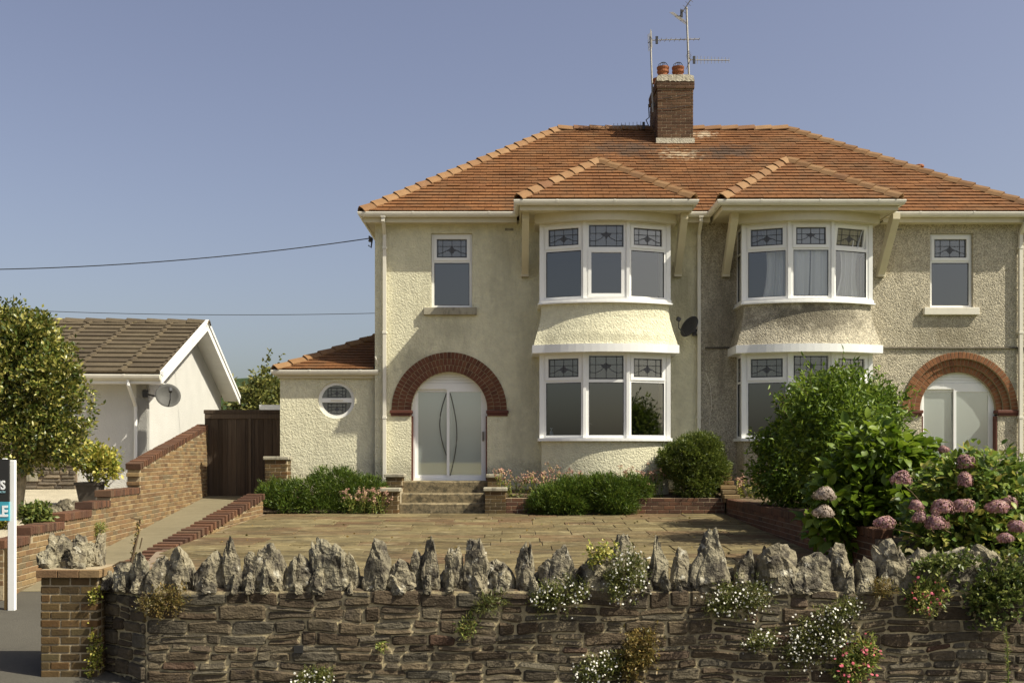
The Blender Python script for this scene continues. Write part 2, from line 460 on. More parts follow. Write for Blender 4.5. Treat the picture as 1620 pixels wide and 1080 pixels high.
MT['ground'] = make_mat('rough_grass_ground', [(0.17,0.155,0.08)], 0.95, 0.1, var=((0.05,0.3),(0.8,0.3),(9.0,0.3)), bumps=(('n',3.0,0.08),))
MT['hill'] = make_mat('wooded_hill', [(0.035,0.055,0.02)], 0.95, 0.1, var=((0.15,0.4),(0.6,0.4)), bumps=(('n',0.4,1.5),))
MT['gravel'] = make_mat('pale_terrace_gravel', [(0.42,0.37,0.27)], 0.95, 0.1, var=((2.0,0.2),(40.0,0.3)), stains=(((3,3,3),(0.16,0.14,0.09),0.56,0.72,0.5),), bumps=(('n',50.0,0.02),))
MT['lawn'] = make_mat('lawn_turf', [(0.126,0.155,0.047)], 0.9, 0.1, var=((2.0,0.25),(40.0,0.3)), bumps=(('n',60.0,0.03),))
MT['soil'] = make_mat('dry_soil', [(0.13,0.095,0.06)], 0.95, 0.1, var=((3.0,0.3),(30.0,0.3)), bumps=(('n',25.0,0.03),))
MT['wallstone'] = make_mat('brown_rubble_stone', [(0.053,0.039,0.024),(0.083,0.06,0.037),(0.112,0.085,0.051),(0.083,0.072,0.05),(0.068,0.048,0.029),(0.131,0.103,0.063),(0.102,0.088,0.061),(0.076,0.044,0.027)], 0.9, 0.2,
    var=((5.0,0.25),(28.0,0.28)), stains=(((5,5,9),(0.045,0.036,0.03),0.56,0.70,0.7),((18,18,18),(0.50,0.44,0.32),0.68,0.76,0.65),((3,3,5),(0.24,0.20,0.11),0.60,0.78,0.5)), bumps=(('n',(12.0,12.0,30.0),0.025),('n',70.0,0.008)))
MT['limestone'] = make_mat('lichened_limestone', [(0.223,0.192,0.127),(0.306,0.265,0.175),(0.259,0.23,0.155),(0.185,0.16,0.109)], 0.92, 0.2,
    var=((6.0,0.28),(30.0,0.22)), stains=(((6,6,6),(0.045,0.038,0.03),0.45,0.58,0.9),((9,9,9),(0.62,0.58,0.46),0.58,0.70,0.75)), bumps=(('n',14.0,0.05),('n',60.0,0.012)))
MT['slate'] = make_mat('slate_cladding_stone', [(0.07,0.058,0.045),(0.11,0.09,0.065),(0.15,0.12,0.085),(0.19,0.15,0.10)], 0.9, 0.2, var=((8.0,0.25),(40.0,0.2)), bumps=(('n',(15.0,15.0,40.0),0.015),))
MT['rock'] = MT['limestone']
MT['fence'] = make_mat('dark_stained_timber', [(0.047,0.034,0.023),(0.072,0.052,0.036),(0.103,0.076,0.053),(0.06,0.043,0.03)], 0.85, 0.2, var=(((25.0,25.0,1.5),0.3),), bumps=(('n',(60.0,60.0,3.0),0.004),))
MT['metal'] = make_mat('dull_aerial_metal', [(0.30,0.28,0.24)], 0.5, 0.4, metal=0.6, var=((20.0,0.3),))
MT['dark_metal'] = make_mat('dark_grey_metal', [(0.045,0.045,0.047)], 0.5, 0.4, var=((12.0,0.2),))
MT['mesh_dish'] = make_mat('grey_mesh_dish', [(0.06,0.058,0.05)], 0.6, 0.3, var=((12.0,0.15),))
MT['pot'] = make_mat('terracotta_pot', [(0.288,0.112,0.048),(0.24,0.088,0.04)], 0.8, 0.2, var=((8.0,0.2),), stains=(((9,9,9),(0.12,0.07,0.045),0.58,0.75,0.6),))
MT['tub'] = make_mat('grey_stone_tub', [(0.10,0.085,0.07)], 0.85, 0.2, var=((12.0,0.25),))
MT['lead'] = make_mat('lead_came', [(0.05,0.05,0.053)], 0.6, 0.3)
MT['motif'] = make_mat('dark_stained_glass', [(0.075,0.075,0.082)], 0.3, 0.4)
MT['leadflash'] = make_mat('lime_flaunching', [(0.50,0.46,0.35)], 0.9, 0.15, var=((9.0,0.2),), stains=(((12,12,5),(0.14,0.13,0.10),0.54,0.70,0.7),), bumps=(('n',30.0,0.02),))
MT['wire'] = make_mat('black_cable', [(0.03,0.03,0.03)], 0.6, 0.3)
MT['room'] = make_mat('room_plaster', [(0.21,0.205,0.19)], 0.9, 0.1)
MT['curtain'] = make_mat('white_net_curtain', [(0.86,0.86,0.84)], 0.9, 0.1)
MT['bark'] = make_mat('pale_bark', [(0.30,0.25,0.17)], 0.95, 0.1, var=((12.0,0.3),((20,20,4),0.2)), bumps=(('n',(40.0,40.0,10.0),0.02),))
MT['twig'] = make_mat('brown_twig', [(0.12,0.085,0.05)], 0.9, 0.1, var=((12.0,0.3),))
MT['white_paint'] = make_mat('white_painted_post', [(0.80,0.79,0.75)], 0.5, 0.3, var=((3.0,0.05),))
MT['wood'] = make_mat('raw_timber_stake', [(0.35,0.22,0.08)], 0.8, 0.2, var=(((30,30,3),0.2),))
MT['sign_black'] = make_mat('charcoal_sign_board', [(0.028,0.027,0.025)], 0.5, 0.3)
MT['sign_teal'] = make_mat('teal_sign_panel', [(0.055,0.33,0.42)], 0.5, 0.3)
MT['sign_white'] = make_mat('white_lettering', [(0.85,0.85,0.83)], 0.5, 0.3)
MT['sign_pale'] = make_mat('pale_teal_lettering', [(0.35,0.60,0.66)], 0.5, 0.3)
MT['glass'] = glass_mat('window_glass', (0.97,0.98,0.97), 0.19)
MT['glass_top'] = glass_mat('textured_top_glass', (0.55,0.58,0.58), 0.16, 0.3, (0.30,0.30,0.30))
MT['glass_door'] = glass_mat('porch_door_glass', (0.80,0.88,0.84), 0.32, 0.40, (0.84,0.92,0.86))
MT['inner_door'] = make_mat('pale_green_inner_door', [(0.62,0.72,0.65)], 0.5, 0.3)
MT['blue_plastic'] = make_mat('pale_soap_bottle', [(0.55,0.65,0.75)], 0.3, 0.4)
# foliage
MT['leaf_var'] = leaf_mat('variegated_leaf', [(0.045,0.07,0.013),(0.075,0.105,0.018),(0.13,0.15,0.026),(0.25,0.24,0.045),(0.52,0.46,0.13)], 0.25, 0.35, 0.5)
MT['leaf_pot'] = leaf_mat('yellow_green_leaf', [(0.096,0.13,0.018),(0.218,0.247,0.035),(0.437,0.39,0.07),(0.614,0.52,0.14)], 0.3)
MT['leaf_dark'] = leaf_mat('glossy_bush_leaf', [(0.052,0.092,0.012),(0.097,0.158,0.018),(0.156,0.223,0.026),(0.241,0.316,0.038)], 0.35)
MT['leaf_hyd'] = leaf_mat('hydrangea_leaf', [(0.059,0.11,0.007),(0.096,0.155,0.01),(0.144,0.207,0.016),(0.202,0.27,0.024)], 0.4)
MT['leaf_hyd2'] = leaf_mat('olive_hydrangea_leaf', [(0.058,0.104,0.016),(0.098,0.163,0.023),(0.156,0.221,0.033),(0.234,0.286,0.046),(0.39,0.351,0.078)], 0.4)
MT['leaf_heath'] = leaf_mat('heather_needle', [(0.035,0.061,0.009),(0.063,0.109,0.014),(0.102,0.156,0.02),(0.157,0.19,0.027)], 0.3, patch=5.0)
MT['leaf_hebe'] = leaf_mat('round_shrub_needle', [(0.037,0.059,0.01),(0.072,0.103,0.015),(0.122,0.154,0.025),(0.202,0.224,0.039)], 0.3, patch=5.0)
MT['leaf_val'] = leaf_mat('valerian_leaf', [(0.097,0.149,0.026),(0.181,0.23,0.047),(0.302,0.322,0.083),(0.423,0.345,0.103)], 0.35)
MT['leaf_tree'] = leaf_mat('far_tree_leaf', [(0.073,0.091,0.023),(0.132,0.147,0.035),(0.206,0.21,0.05),(0.294,0.266,0.076)], 0.3)
MT['leaf_dry'] = leaf_mat('dry_creeper_leaf', [(0.09,0.085,0.02),(0.18,0.13,0.035),(0.26,0.17,0.05),(0.12,0.12,0.03)], 0.3)
MT['leaf_daisy'] = leaf_mat('fleabane_leaf', [(0.063,0.084,0.019),(0.126,0.138,0.032),(0.202,0.192,0.054)], 0.3)
MT['leaf_ivy'] = leaf_mat('ivy_leaf', [(0.039,0.062,0.013),(0.079,0.112,0.02),(0.158,0.188,0.039),(0.263,0.275,0.079)], 0.3)
MT['petal_pink'] = leaf_mat('hydrangea_petal', [(0.22,0.11,0.11),(0.40,0.22,0.23),(0.46,0.28,0.28),(0.52,0.37,0.30),(0.30,0.17,0.09),(0.38,0.20,0.25),(0.24,0.14,0.07)], 0.3, 0.6, 0.2, 9.0)
MT['petal_pale'] = leaf_mat('pale_hydrangea_petal', [(0.36,0.29,0.23),(0.50,0.42,0.34),(0.28,0.21,0.15),(0.56,0.48,0.42)], 0.3, 0.6, 0.2, 9.0)
MT['petal_white'] = leaf_mat('daisy_petal', [(0.60,0.57,0.48),(0.72,0.70,0.64)], 0.2, 0.6, 0.2)
MT['petal_red'] = leaf_mat('valerian_petal', [(0.50,0.09,0.12),(0.62,0.16,0.20),(0.40,0.07,0.08)], 0.25, 0.6, 0.2)
MT['petal_dusk'] = leaf_mat('faded_valerian_petal', [(0.30,0.17,0.12),(0.40,0.27,0.16),(0.30,0.13,0.12),(0.34,0.26,0.13)], 0.25, 0.6, 0.2)

# ------------------------------------------------------------------ builders of repeated pieces
CAMP = Vector((0, 0, EYE))
MESHES = {}
def cached(key, fn):
    if key not in MESHES: MESHES[key] = fn()
    return MESHES[key]

def brick_mesh(sx, sy, sz, mat, c=0.005):
    key = ('b', round(sx,3), round(sy,3), round(sz,3), mat.name)
    def mk():
        vs, fs = chamfer_box(sx, sy, sz, c)
        m = MB().add(vs, fs)
        return m.mesh('brick', mat, fix=False)
    return cached(key, mk)

def place_pieces(items, name, mat, parent, cap=290, c=0.005):
    """items: (world matrix, size). The nearest become objects, the rest one mesh of real pieces."""
    items = sorted(items, key=lambda it: (it[0].translation - CAMP).length)
    for (M, s) in items[:cap]:
        o = bpy.data.objects.new(name, brick_mesh(*s, mat, c))
        o.matrix_basis = M
        attach(o, parent)
    if len(items) > cap:
        mb = MB()
        for (M, s) in items[cap:]:
            vs, fs = chamfer_box(*s, c)
            mb.add(vs, fs, M)
        o = mb.build(name + '_remainder', mat, parent, fix=False)
        o['kind'] = 'stuff'

def brick_items(M, u0, u1, t, zb, zt, course=0.075, blen=0.225, joint=0.011, jit=0.003, zstart=0.0, soldier=False):
    out = []
    zmin = min(zb(u0), zb(u1), zb((u0+u1)/2)); zmax = max(zt(u0 + (u1-u0)*k/40) for k in range(41))
    k0 = int(math.floor((zmin - zstart) / course)) ; k1 = int(math.ceil((zmax - zstart) / course))
    for k in range(k0, k1):
        z = zstart + k*course
        u = u0 - (blen/2 if k % 2 else 0)
        while u < u1 - 0.02:
            a, b = max(u, u0), min(u + blen, u1)
            u += blen
            if b - a < 0.04: continue
            m = (a+b)/2
            if z + course > zt(m) + 0.02 or z + course*0.5 < zb(m): continue
            Lb = round(b-a-joint, 3)
            loc = Matrix.Translation((m + R(-jit,jit)*0.5, t/2 + R(-jit,jit), z + course/2))
            rot = Matrix.Rotation(R(-0.012,0.012), 4, 'Z') @ Matrix.Rotation(R(-0.006,0.006), 4, 'Y')
            out.append((M @ loc @ rot, (Lb, t, course-joint)))
    return out

def tile_mesh(w, l, t, mat):
    key = ('t', round(w,2), round(l,3), t, mat.name)
    def mk():
        m = MB()
        g = 0.003
        v = [(g,0,t*0.5),(w-g,0,t*0.5),(w-g,0,t),(g,0,t),(g,l,0),(w-g,l,0),(w-g,l,0.006),(g,l,0.006)]
        m.add(v, [(0,1,2,3),(3,2,6,7),(0,3,7,4),(1,5,6,2),(0,4,5,1)])
        return m.mesh('roof_tile', mat, fix=False)
    return cached(key, mk)

def tile_slope(parent, mat, O, ux, us, spans, slope_len, g, w, t=0.030, cap=0, name='roof_tile', lap=0.03):
    """spans(s) -> (u0, u1) of the slope at distance s up from the eave"""
    O = Vector(O); ux = Vector(ux).normalized(); us = Vector(us).normalized(); n = ux.cross(us)
    A = Matrix(((ux.x,us.x,n.x,O.x),(ux.y,us.y,n.y,O.y),(ux.z,us.z,n.z,O.z),(0,0,0,1)))
    items = []
    k = 0
    while k*g < slope_len - 0.02:
        s = k*g
        u0, u1 = spans(s + g*0.5)
        u = math.floor(u0/w)*w - (w/2 if k % 2 else 0)
        while u < u1:
            a, b = max(u, u0), min(u+w, u1)
            u += w
            if b - a < 0.03: continue
            M = A @ Matrix.Translation((a, s + R(-0.004,0.004), R(0,0.004))) @ Matrix.Rotation(R(-0.006,0.006), 4, 'Z')
            items.append((M, b-a, min(g+lap, slope_len-s)))
        k += 1
    items.sort(key=lambda it: (it[0].translation - CAMP).length)
    for (M, ww, l) in items[:cap]:
        o = bpy.data.objects.new(name, tile_mesh(round(ww,2), round(l,3), t, mat))
        o.matrix_basis = M
        attach(o, parent)
    if len(items) > cap:
        mb = MB()
        for (M, ww, l) in items[cap:]:
            gq = 0.003; tt = t*R(0.85,1.2)
            v = [(gq,0,tt*0.5),(ww-gq,0,tt*0.5),(ww-gq,0,tt),(gq,0,tt),(gq,l,0),(ww-gq,l,0),(ww-gq,l,0.006),(gq,l,0.006)]
            mb.add(v, [(0,1,2,3),(3,2,6,7),(0,3,7,4),(1,5,6,2),(0,4,5,1)], M)
        o = mb.build(name + '_courses', mat, parent, fix=False)
        o['kind'] = 'stuff'

def ridge_tiles(parent, p0, p1, step=0.33, w=0.13, mat=None, name='ridge_tile', drop=0.10):
    """angled cap tiles from the low end p0 to the high end p1"""
    mat = mat or MT['ridge']
    p0, p1 = Vector(p0), Vector(p1)
    d = (p1-p0); Ltot = d.length; d.normalize()
    side = d.cross(Vector((0,0,1))).normalized(); up = side.cross(d)
    n = max(1, round(Ltot/step)); st = Ltot/n
    def mk():
        m = MB()
        prof = [(-w, -drop), (-w*0.55, -drop*0.25), (0, 0.022), (w*0.55, -drop*0.25), (w, -drop)]
        L = 1.0
        vs = []
        for (x, lift) in ((0.0, 0.036), (1.10, 0.0)):
            for (a, z) in prof: vs.append((x, a, z+lift))
            for (a, z) in prof: vs.append((x, a*0.96, z+lift-0.022))
        fs = []
        for j in range(4):
            fs.append((j, j+1, 10+j+1, 10+j)); fs.append((5+j+1, 5+j, 15+j, 15+j+1))
            fs.append((j+1, j, 5+j, 5+j+1)); fs.append((10+j, 10+j+1, 15+j+1, 15+j))
        fs.append((0, 10, 15, 5)); fs.append((14, 4, 9, 19))
        m.add(vs, fs)
        return m.mesh('ridge_tile', mat)
    me = cached(('ridge', w, drop, mat.name), mk)
    for i in range(n):
        q = p0 + d*(i*st)
        M = Matrix(((d.x,side.x,up.x,q.x),(d.y,side.y,up.y,q.y),(d.z,side.z,up.z,q.z),(0,0,0,1)))
        o = bpy.data.objects.new(name, me)
        o.matrix_basis = M @ Matrix.Translation((0,R(-0.004,0.004),R(-0.003,0.003))) @ Matrix.Rotation(R(-0.02,0.02),4,'Z') @ Matrix.Diagonal((st,1,1,1))
        attach(o, parent)

def stone_face(w, h, d, seed, rough=0.012):
    """one rubble stone: uneven front grid with rounded rim, open behind; local a 0..w, b (into wall) , c 0..h"""
    rg = random.Random(seed)
    nx, nz = (4 if w > 0.16 else 3), (3 if h > 0.07 else 2)
    vs, fs = [], []
    cj = [(rg.uniform(-0.012,0.012), rg.uniform(-0.008,0.008)) for _ in range(4)]
    tx, tz = rg.uniform(-0.5,0.5)*0.02, rg.uniform(-0.5,0.5)*0.03
    for j in range(nz+1):
        for i in range(nx+1):
            fx, fz = i/nx, j/nz
            ox = (cj[0][0]*(1-fx)*(1-fz) + cj[1][0]*fx*(1-fz) + cj[2][0]*fx*fz + cj[3][0]*(1-fx)*fz)
            oz = (cj[0][1]*(1-fx)*(1-fz) + cj[1][1]*fx*(1-fz) + cj[2][1]*fx*fz + cj[3][1]*(1-fx)*fz)
            rim = i in (0, nx) or j in (0, nz)
            corner = i in (0, nx) and j in (0, nz)
            if i == 0: fxx = 0.0
            elif i == nx: fxx = 1.0
            else: fxx = min(0.95, max(0.05, (i + rg.uniform(-0.25,0.25))/nx)) if 1 < i < nx-1 else (0.014/w+0.02 if i == 1 else 1-0.014/w-0.02)
            if j == 0: fzz = 0.0
            elif j == nz: fzz = 1.0
            else: fzz = (0.010/h+0.03 if j == 1 else 1-0.010/h-0.03)
            b = -d + rg.uniform(-rough, rough)*0.7 + tx*(fx-0.5) + tz*(fz-0.5)
            if rim: b = -d*0.35 + rg.uniform(-0.004,0.004)
            cx = 0.012 if corner else 0
            x = fxx*w + ox + (cx if i == 0 else -cx if i == nx else 0) + (rg.uniform(-0.005,0.005) if rim else 0)
            z = fzz*h + oz + ((cx*0.7 if j == 0 else -cx*0.7) if corner else 0) + (rg.uniform(-0.004,0.004) if rim else 0)
            vs.append((x, b, z))
    W = nx+1
    for j in range(nz):
        for i in range(nx):
            fs.append((j*W+i, j*W+i+1, (j+1)*W+i+1, (j+1)*W+i))
    ring = [i for i in range(W)] + [j*W+nx for j in range(1, nz+1)] + [nz*W+i for i in range(nx-1, -1, -1)] + [j*W for j in range(nz-1, 0, -1)]
    o = len(vs)
    for k in ring: vs.append((vs[k][0], 0.03, vs[k][2]))
    n = len(ring)
    for k in range(n):
        fs.append((ring[(k+1) % n], ring[k], o+k, o+(k+1) % n))
    return vs, fs

def rubble(parent, mat, M, u0, u1, z0, z1, hrange=(0.09,0.17), wrange=(0.16,0.46), joint=0.013, d=0.03, seed=1, skip=None, name='stone', split=0.22, warp=0.0, cap=290):
    rg = random.Random(seed)
    cells = []
    z = z0
    while z < z1 - 0.03:
        h = rg.uniform(*hrange)
        if z + h > z1 - 0.05: h = z1 - z
        u = u0
        while u < u1 - 0.05:
            w = rg.uniform(*wrange)
            if u + w > u1 - 0.08: w = u1 - u
            r = rg.random()
            if r < split and h > 0.10:
                f = rg.uniform(0.38,0.62)
                cells.append((u, z, w, h*f)); cells.append((u, z+h*f, w, h*(1-f)))
            elif r < split+0.12 and w > 0.3 and h > 0.11:
                f = rg.uniform(0.4,0.6); q = rg.uniform(0.4,0.6)
                cells.append((u, z, w*f, h)); cells.append((u+w*f, z, w*(1-f), h*q)); cells.append((u+w*f, z+h*q, w*(1-f), h*(1-q)))
            else:
                cells.append((u, z, w, h))
            u += w
        z += h
    far = MB()
    order = sorted(range(len(cells)), key=lambda k: -cells[k][2]*cells[k][3]*(1 if cells[k][0] < 7.85 else 0.01)); single = set(order[:cap])
    for i, (u, z, w, h) in enumerate(cells):
        if skip and skip(u+w/2, z+h/2): continue
        j = joint*rg.uniform(0.7,1.4)
        vs, fs = stone_face(w-j, h-j*0.85, d*rg.uniform(0.6,1.5), seed*1000+i)
        o = Vector((u+j/2, 0, z+j*0.4))
        vs = [(p[0], p[1], p[2] + warp*noise.noise(Vector(((p[0]+o.x)*1.7, (p[2]+o.z)*5.0, seed))) + 0.35*warp*noise.noise(Vector(((p[0]+o.x)*6, (p[2]+o.z)*11, seed+9)))) for p in vs]
        c = M @ (o + Vector((w/2, 0, h/2)))
        if i not in single:
            far.add([tuple(M @ (Vector(p)+o)) for p in vs], fs); continue
        mb = MB()
        mb.add([tuple((M @ (Vector(p)+o)) - c) for p in vs], fs)
        ob = bpy.data.objects.new(name, mb.mesh(name, mat, fix=False, smooth=False))
        ob.location = c
        attach(ob, parent)
    if far.v: far.build(name + '_remainder', mat, parent, fix=False)['kind'] = 'stuff'
    return cells

def boulder(w, d, h, seed, mat, taper=0.2, rough=0.3, sub=4):
    """weathered upright limestone lump standing on z = 0: blocky, cracked, with a broken top"""
    rg = random.Random(seed)
    bm = bmesh.new()
    bmesh.ops.create_icosphere(bm, subdivisions=sub, radius=1.0)
    off = Vector((rg.uniform(0,90), rg.uniform(0,90), rg.uniform(0,90)))
    lean = rg.uniform(-0.18,0.18); tp = taper*rg.uniform(0.3,1.4)
    slope = rg.uniform(-0.30,0.30); cleft = rg.uniform(-0.45,0.45); cw = rg.uniform(0.06,0.14); cd = rg.choice((0,0.12,0.28,0.4))
    asp = max(0.6, min(2.4, h/max(0.02,w)))
    planes = []
    for _ in range(13):
        a = rg.uniform(0, 2*math.pi); e = rg.uniform(-0.25,0.9)
        planes.append((Vector((math.cos(a)*math.cos(e), math.sin(a)*math.cos(e), math.sin(e))), rg.uniform(0.62,0.95)))
    for v in bm.verts:
        p = v.co
        q = Vector([math.copysign(abs(c)**0.55, c) for c in p])
        for (pn, pd) in planes:
            k = q.dot(pn) - pd
            if k > 0: q -= pn*k*0.97
        s3 = Vector((q.x, q.y, q.z*asp))
        f = noise.noise(s3*1.1 + off)
        r2 = 1-abs(noise.noise(s3*1.9 + off*1.7))*2
        r3 = noise.noise(s3*4.5 + off*2.3)
        r4 = noise.noise(s3*9.0 + off*3.1)
        q = q*(1 + rough*(f*0.6 - 0.6*max(0, r2-0.6)*2.0 + r3*0.24 + r4*0.30 + 0.12))
        zf = (q.z+1)/2
        s = 1 - tp*max(0, zf)**1.3
        top = 1 + slope*q.x*max(0, zf-0.35) - cd*math.exp(-((q.x-cleft)/cw)**2)*max(0, zf-0.25)
        v.co = Vector((q.x*s*w/2 + lean*zf*w*0.5, q.y*s*d/2, zf*h*top*1.02))
    me = bpy.data.meshes.new('stone')
    bm.to_mesh(me); bm.free()
    me.materials.append(mat)
    return me

# ------------------------------------------------------------------ foliage
def unit(a):
    return a / np.maximum(1e-6, np.linalg.norm(a, axis=1, keepdims=True))

def leaf_geo(pts, dirs, L, W, rng, fold=0.18, curl=0.0, jit=0.35):
    n = len(pts)
    d = unit(dirs)
    s = unit(np.cross(d, unit(rng.normal(size=(n,3)) + np.array([0,0,0.9]))))
    nn = np.cross(s, d)
    l = (L * rng.uniform(1-jit, 1+jit, n))[:,None]; w = (W * rng.uniform(1-jit, 1+jit, n))[:,None]
    a = pts
    b = pts + d*l*0.45 + s*w*0.5 + nn*w*fold
    c = pts + d*l - nn*l*curl
    e = pts + d*l*0.45 - s*w*0.5 + nn*w*fold
    V = np.stack([a,b,c,e], 1).reshape(-1,3)
    i = np.arange(n)[:,None]*4
    T = np.concatenate([i+np.array([0,1,2]), i+np.array([0,2,3])], 1).reshape(-1,3)
    return V, T

def crown(ells, nclus, per, spread, rng, shell=0.5, outw=0.7, up=0.25, rough=0.16):
    """leaf positions and directions clustered through the outer part of a set of ellipsoids (cx,cy,cz,rx,ry,rz)"""
    E = np.array(ells, float)
    area = (E[:,3]*E[:,4] + E[:,4]*E[:,5] + E[:,3]*E[:,5])
    k = rng.choice(len(E), nclus, p=area/area.sum())
    dv = unit(rng.normal(size=(nclus,3)))
    rr = shell + (1-shell)*rng.random(nclus)**0.6
    bumps = 1 + rough*np.sin(dv[:,0]*5+k)*np.cos(dv[:,2]*6+k*2) + rng.normal(0, rough*0.35, nclus)
    C = E[k,:3] + dv*E[k,3:]*(rr*bumps)[:,None]
    pts = np.repeat(C, per, 0) + rng.normal(0, spread, (nclus*per, 3))
    out = np.repeat(dv, per, 0)
    dirs = out*outw + rng.normal(0, 0.55, out.shape) + np.array([0,0,up])
    return pts, dirs

def sprigs(bases, dirs, length, n, rng, droop=0.0):
    """leaf points along thin shoots; returns pts, dirs, shoot polylines"""
    P_, D_, lines = [], [], []
    for b, d in zip(bases, dirs):
        d = d/np.linalg.norm(d)
        L = length*rng.uniform(0.6,1.25)
        q = [b + d*L*t + np.array([0,0,-droop*L*t*t]) for t in np.linspace(0,1,5)]
        lines.append(q)
        for t in np.linspace(0.1,1,n):
            p = b + d*L*t + np.array([0,0,-droop*L*t*t])
            P_.append(p); D_.append(d*0.5 + rng.normal(0,0.6,3))
    return np.array(P_), np.array(D_), lines

def foliage(name, pts, dirs, L, W, mat, parent, rng, fold=0.18, curl=0.0, zmin=None):
    if zmin is not None:
        k = pts[:,2] > zmin; pts, dirs = pts[k], dirs[k]
    V, T = leaf_geo(pts, dirs, L, W, rng, fold, curl)
    return np_obj(name, V, T, mat, parent)

def flower_cloud(pts, size, rng, k=5):
    """small faceted blossoms: a k-gon fan each, facing outward and up"""
    n = len(pts)
    nv = unit(rng.normal(size=(n,3))*0.5 + np.array([0.15,-0.8,0.5]))
    a = unit(np.cross(nv, np.array([0.3,0.2,1.0]))); b = np.cross(nv, a)
    ang = np.linspace(0, 2*np.pi, k, endpoint=False)
    s = (size*rng.uniform(0.7,1.25,n))[:,None,None]
    ring = pts[:,None,:] + s*(a[:,None,:]*np.cos(ang)[None,:,None] + b[:,None,:]*np.sin(ang)[None,:,None])
    c = pts + nv*size*0.25
    V = np.concatenate([c[:,None,:], ring], 1).reshape(-1,3)
    base = np.arange(n)[:,None,None]*(k+1)
    tri = np.array([[0, i+1, (i+1) % k + 1] for i in range(k)])
    T = (base + tri[None]).reshape(-1,3)
    return V, T

# ------------------------------------------------------------------ windows
def lead_pattern(mb, gl, M, a0, c0, w, h, style, b):
    """lead cames and the stained motif in front of a top light"""
    def strip(pts, wd=0.011):
        for (p, q) in zip(pts[:-1], pts[1:]):
            dx, dz = q[0]-p[0], q[1]-p[1]
            l = math.hypot(dx, dz) or 1e-6
            nx, nz = -dz/l*wd/2, dx/l*wd/2
            vs = [(p[0]+nx,b,p[1]+nz),(p[0]-nx,b,p[1]-nz),(q[0]-nx,b,q[1]-nz),(q[0]+nx,b,q[1]+nz)]
            mb.add(vs, [(0,1,2,3)], M)
    def at(x, z): return (a0 + x*w, c0 + z*h)
    for x in (0.2, 0.5, 0.8): strip([at(x,0.02), at(x,0.98)])
    strip([at(0.02,0.62), at(0.98,0.62)])
    for e in (0.035, 0.965):
        strip([at(e,0.02), at(e,0.98)], 0.016)
    strip([at(0.02,0.05), at(0.98,0.05)], 0.016); strip([at(0.02,0.95), at(0.98,0.95)], 0.016)
    if style == 'spade':
        strip([at(0.02,0.22), at(0.2,0.28), at(0.3,0.36)]); strip([at(0.98,0.22), at(0.8,0.28), at(0.7,0.36)])
        half = [(0,0.64),(0.05,0.54),(0.11,0.46),(0.2,0.40),(0.26,0.37),(0.09,0.37),(0.06,0.28),(0,0.2)]
    else:
        strip([at(0.02,0.30), at(0.2,0.28), at(0.35,0.38), at(0.44,0.52)]); strip([at(0.98,0.30), at(0.8,0.28), at(0.65,0.38), at(0.56,0.52)])
        half = [(0,0.72),(0.03,0.66),(0.09,0.62),(0.16,0.63),(0.12,0.52),(0.04,0.46),(0.015,0.36),(0,0.30)]
    poly = [at(0.5+x, z) for (x, z) in half] + [at(0.5-x, z) for (x, z) in half[-2:0:-1]]
    n = len(poly)
    gl.add([(p[0], b+0.001, p[1]) for p in poly], [tuple(range(n))], M)

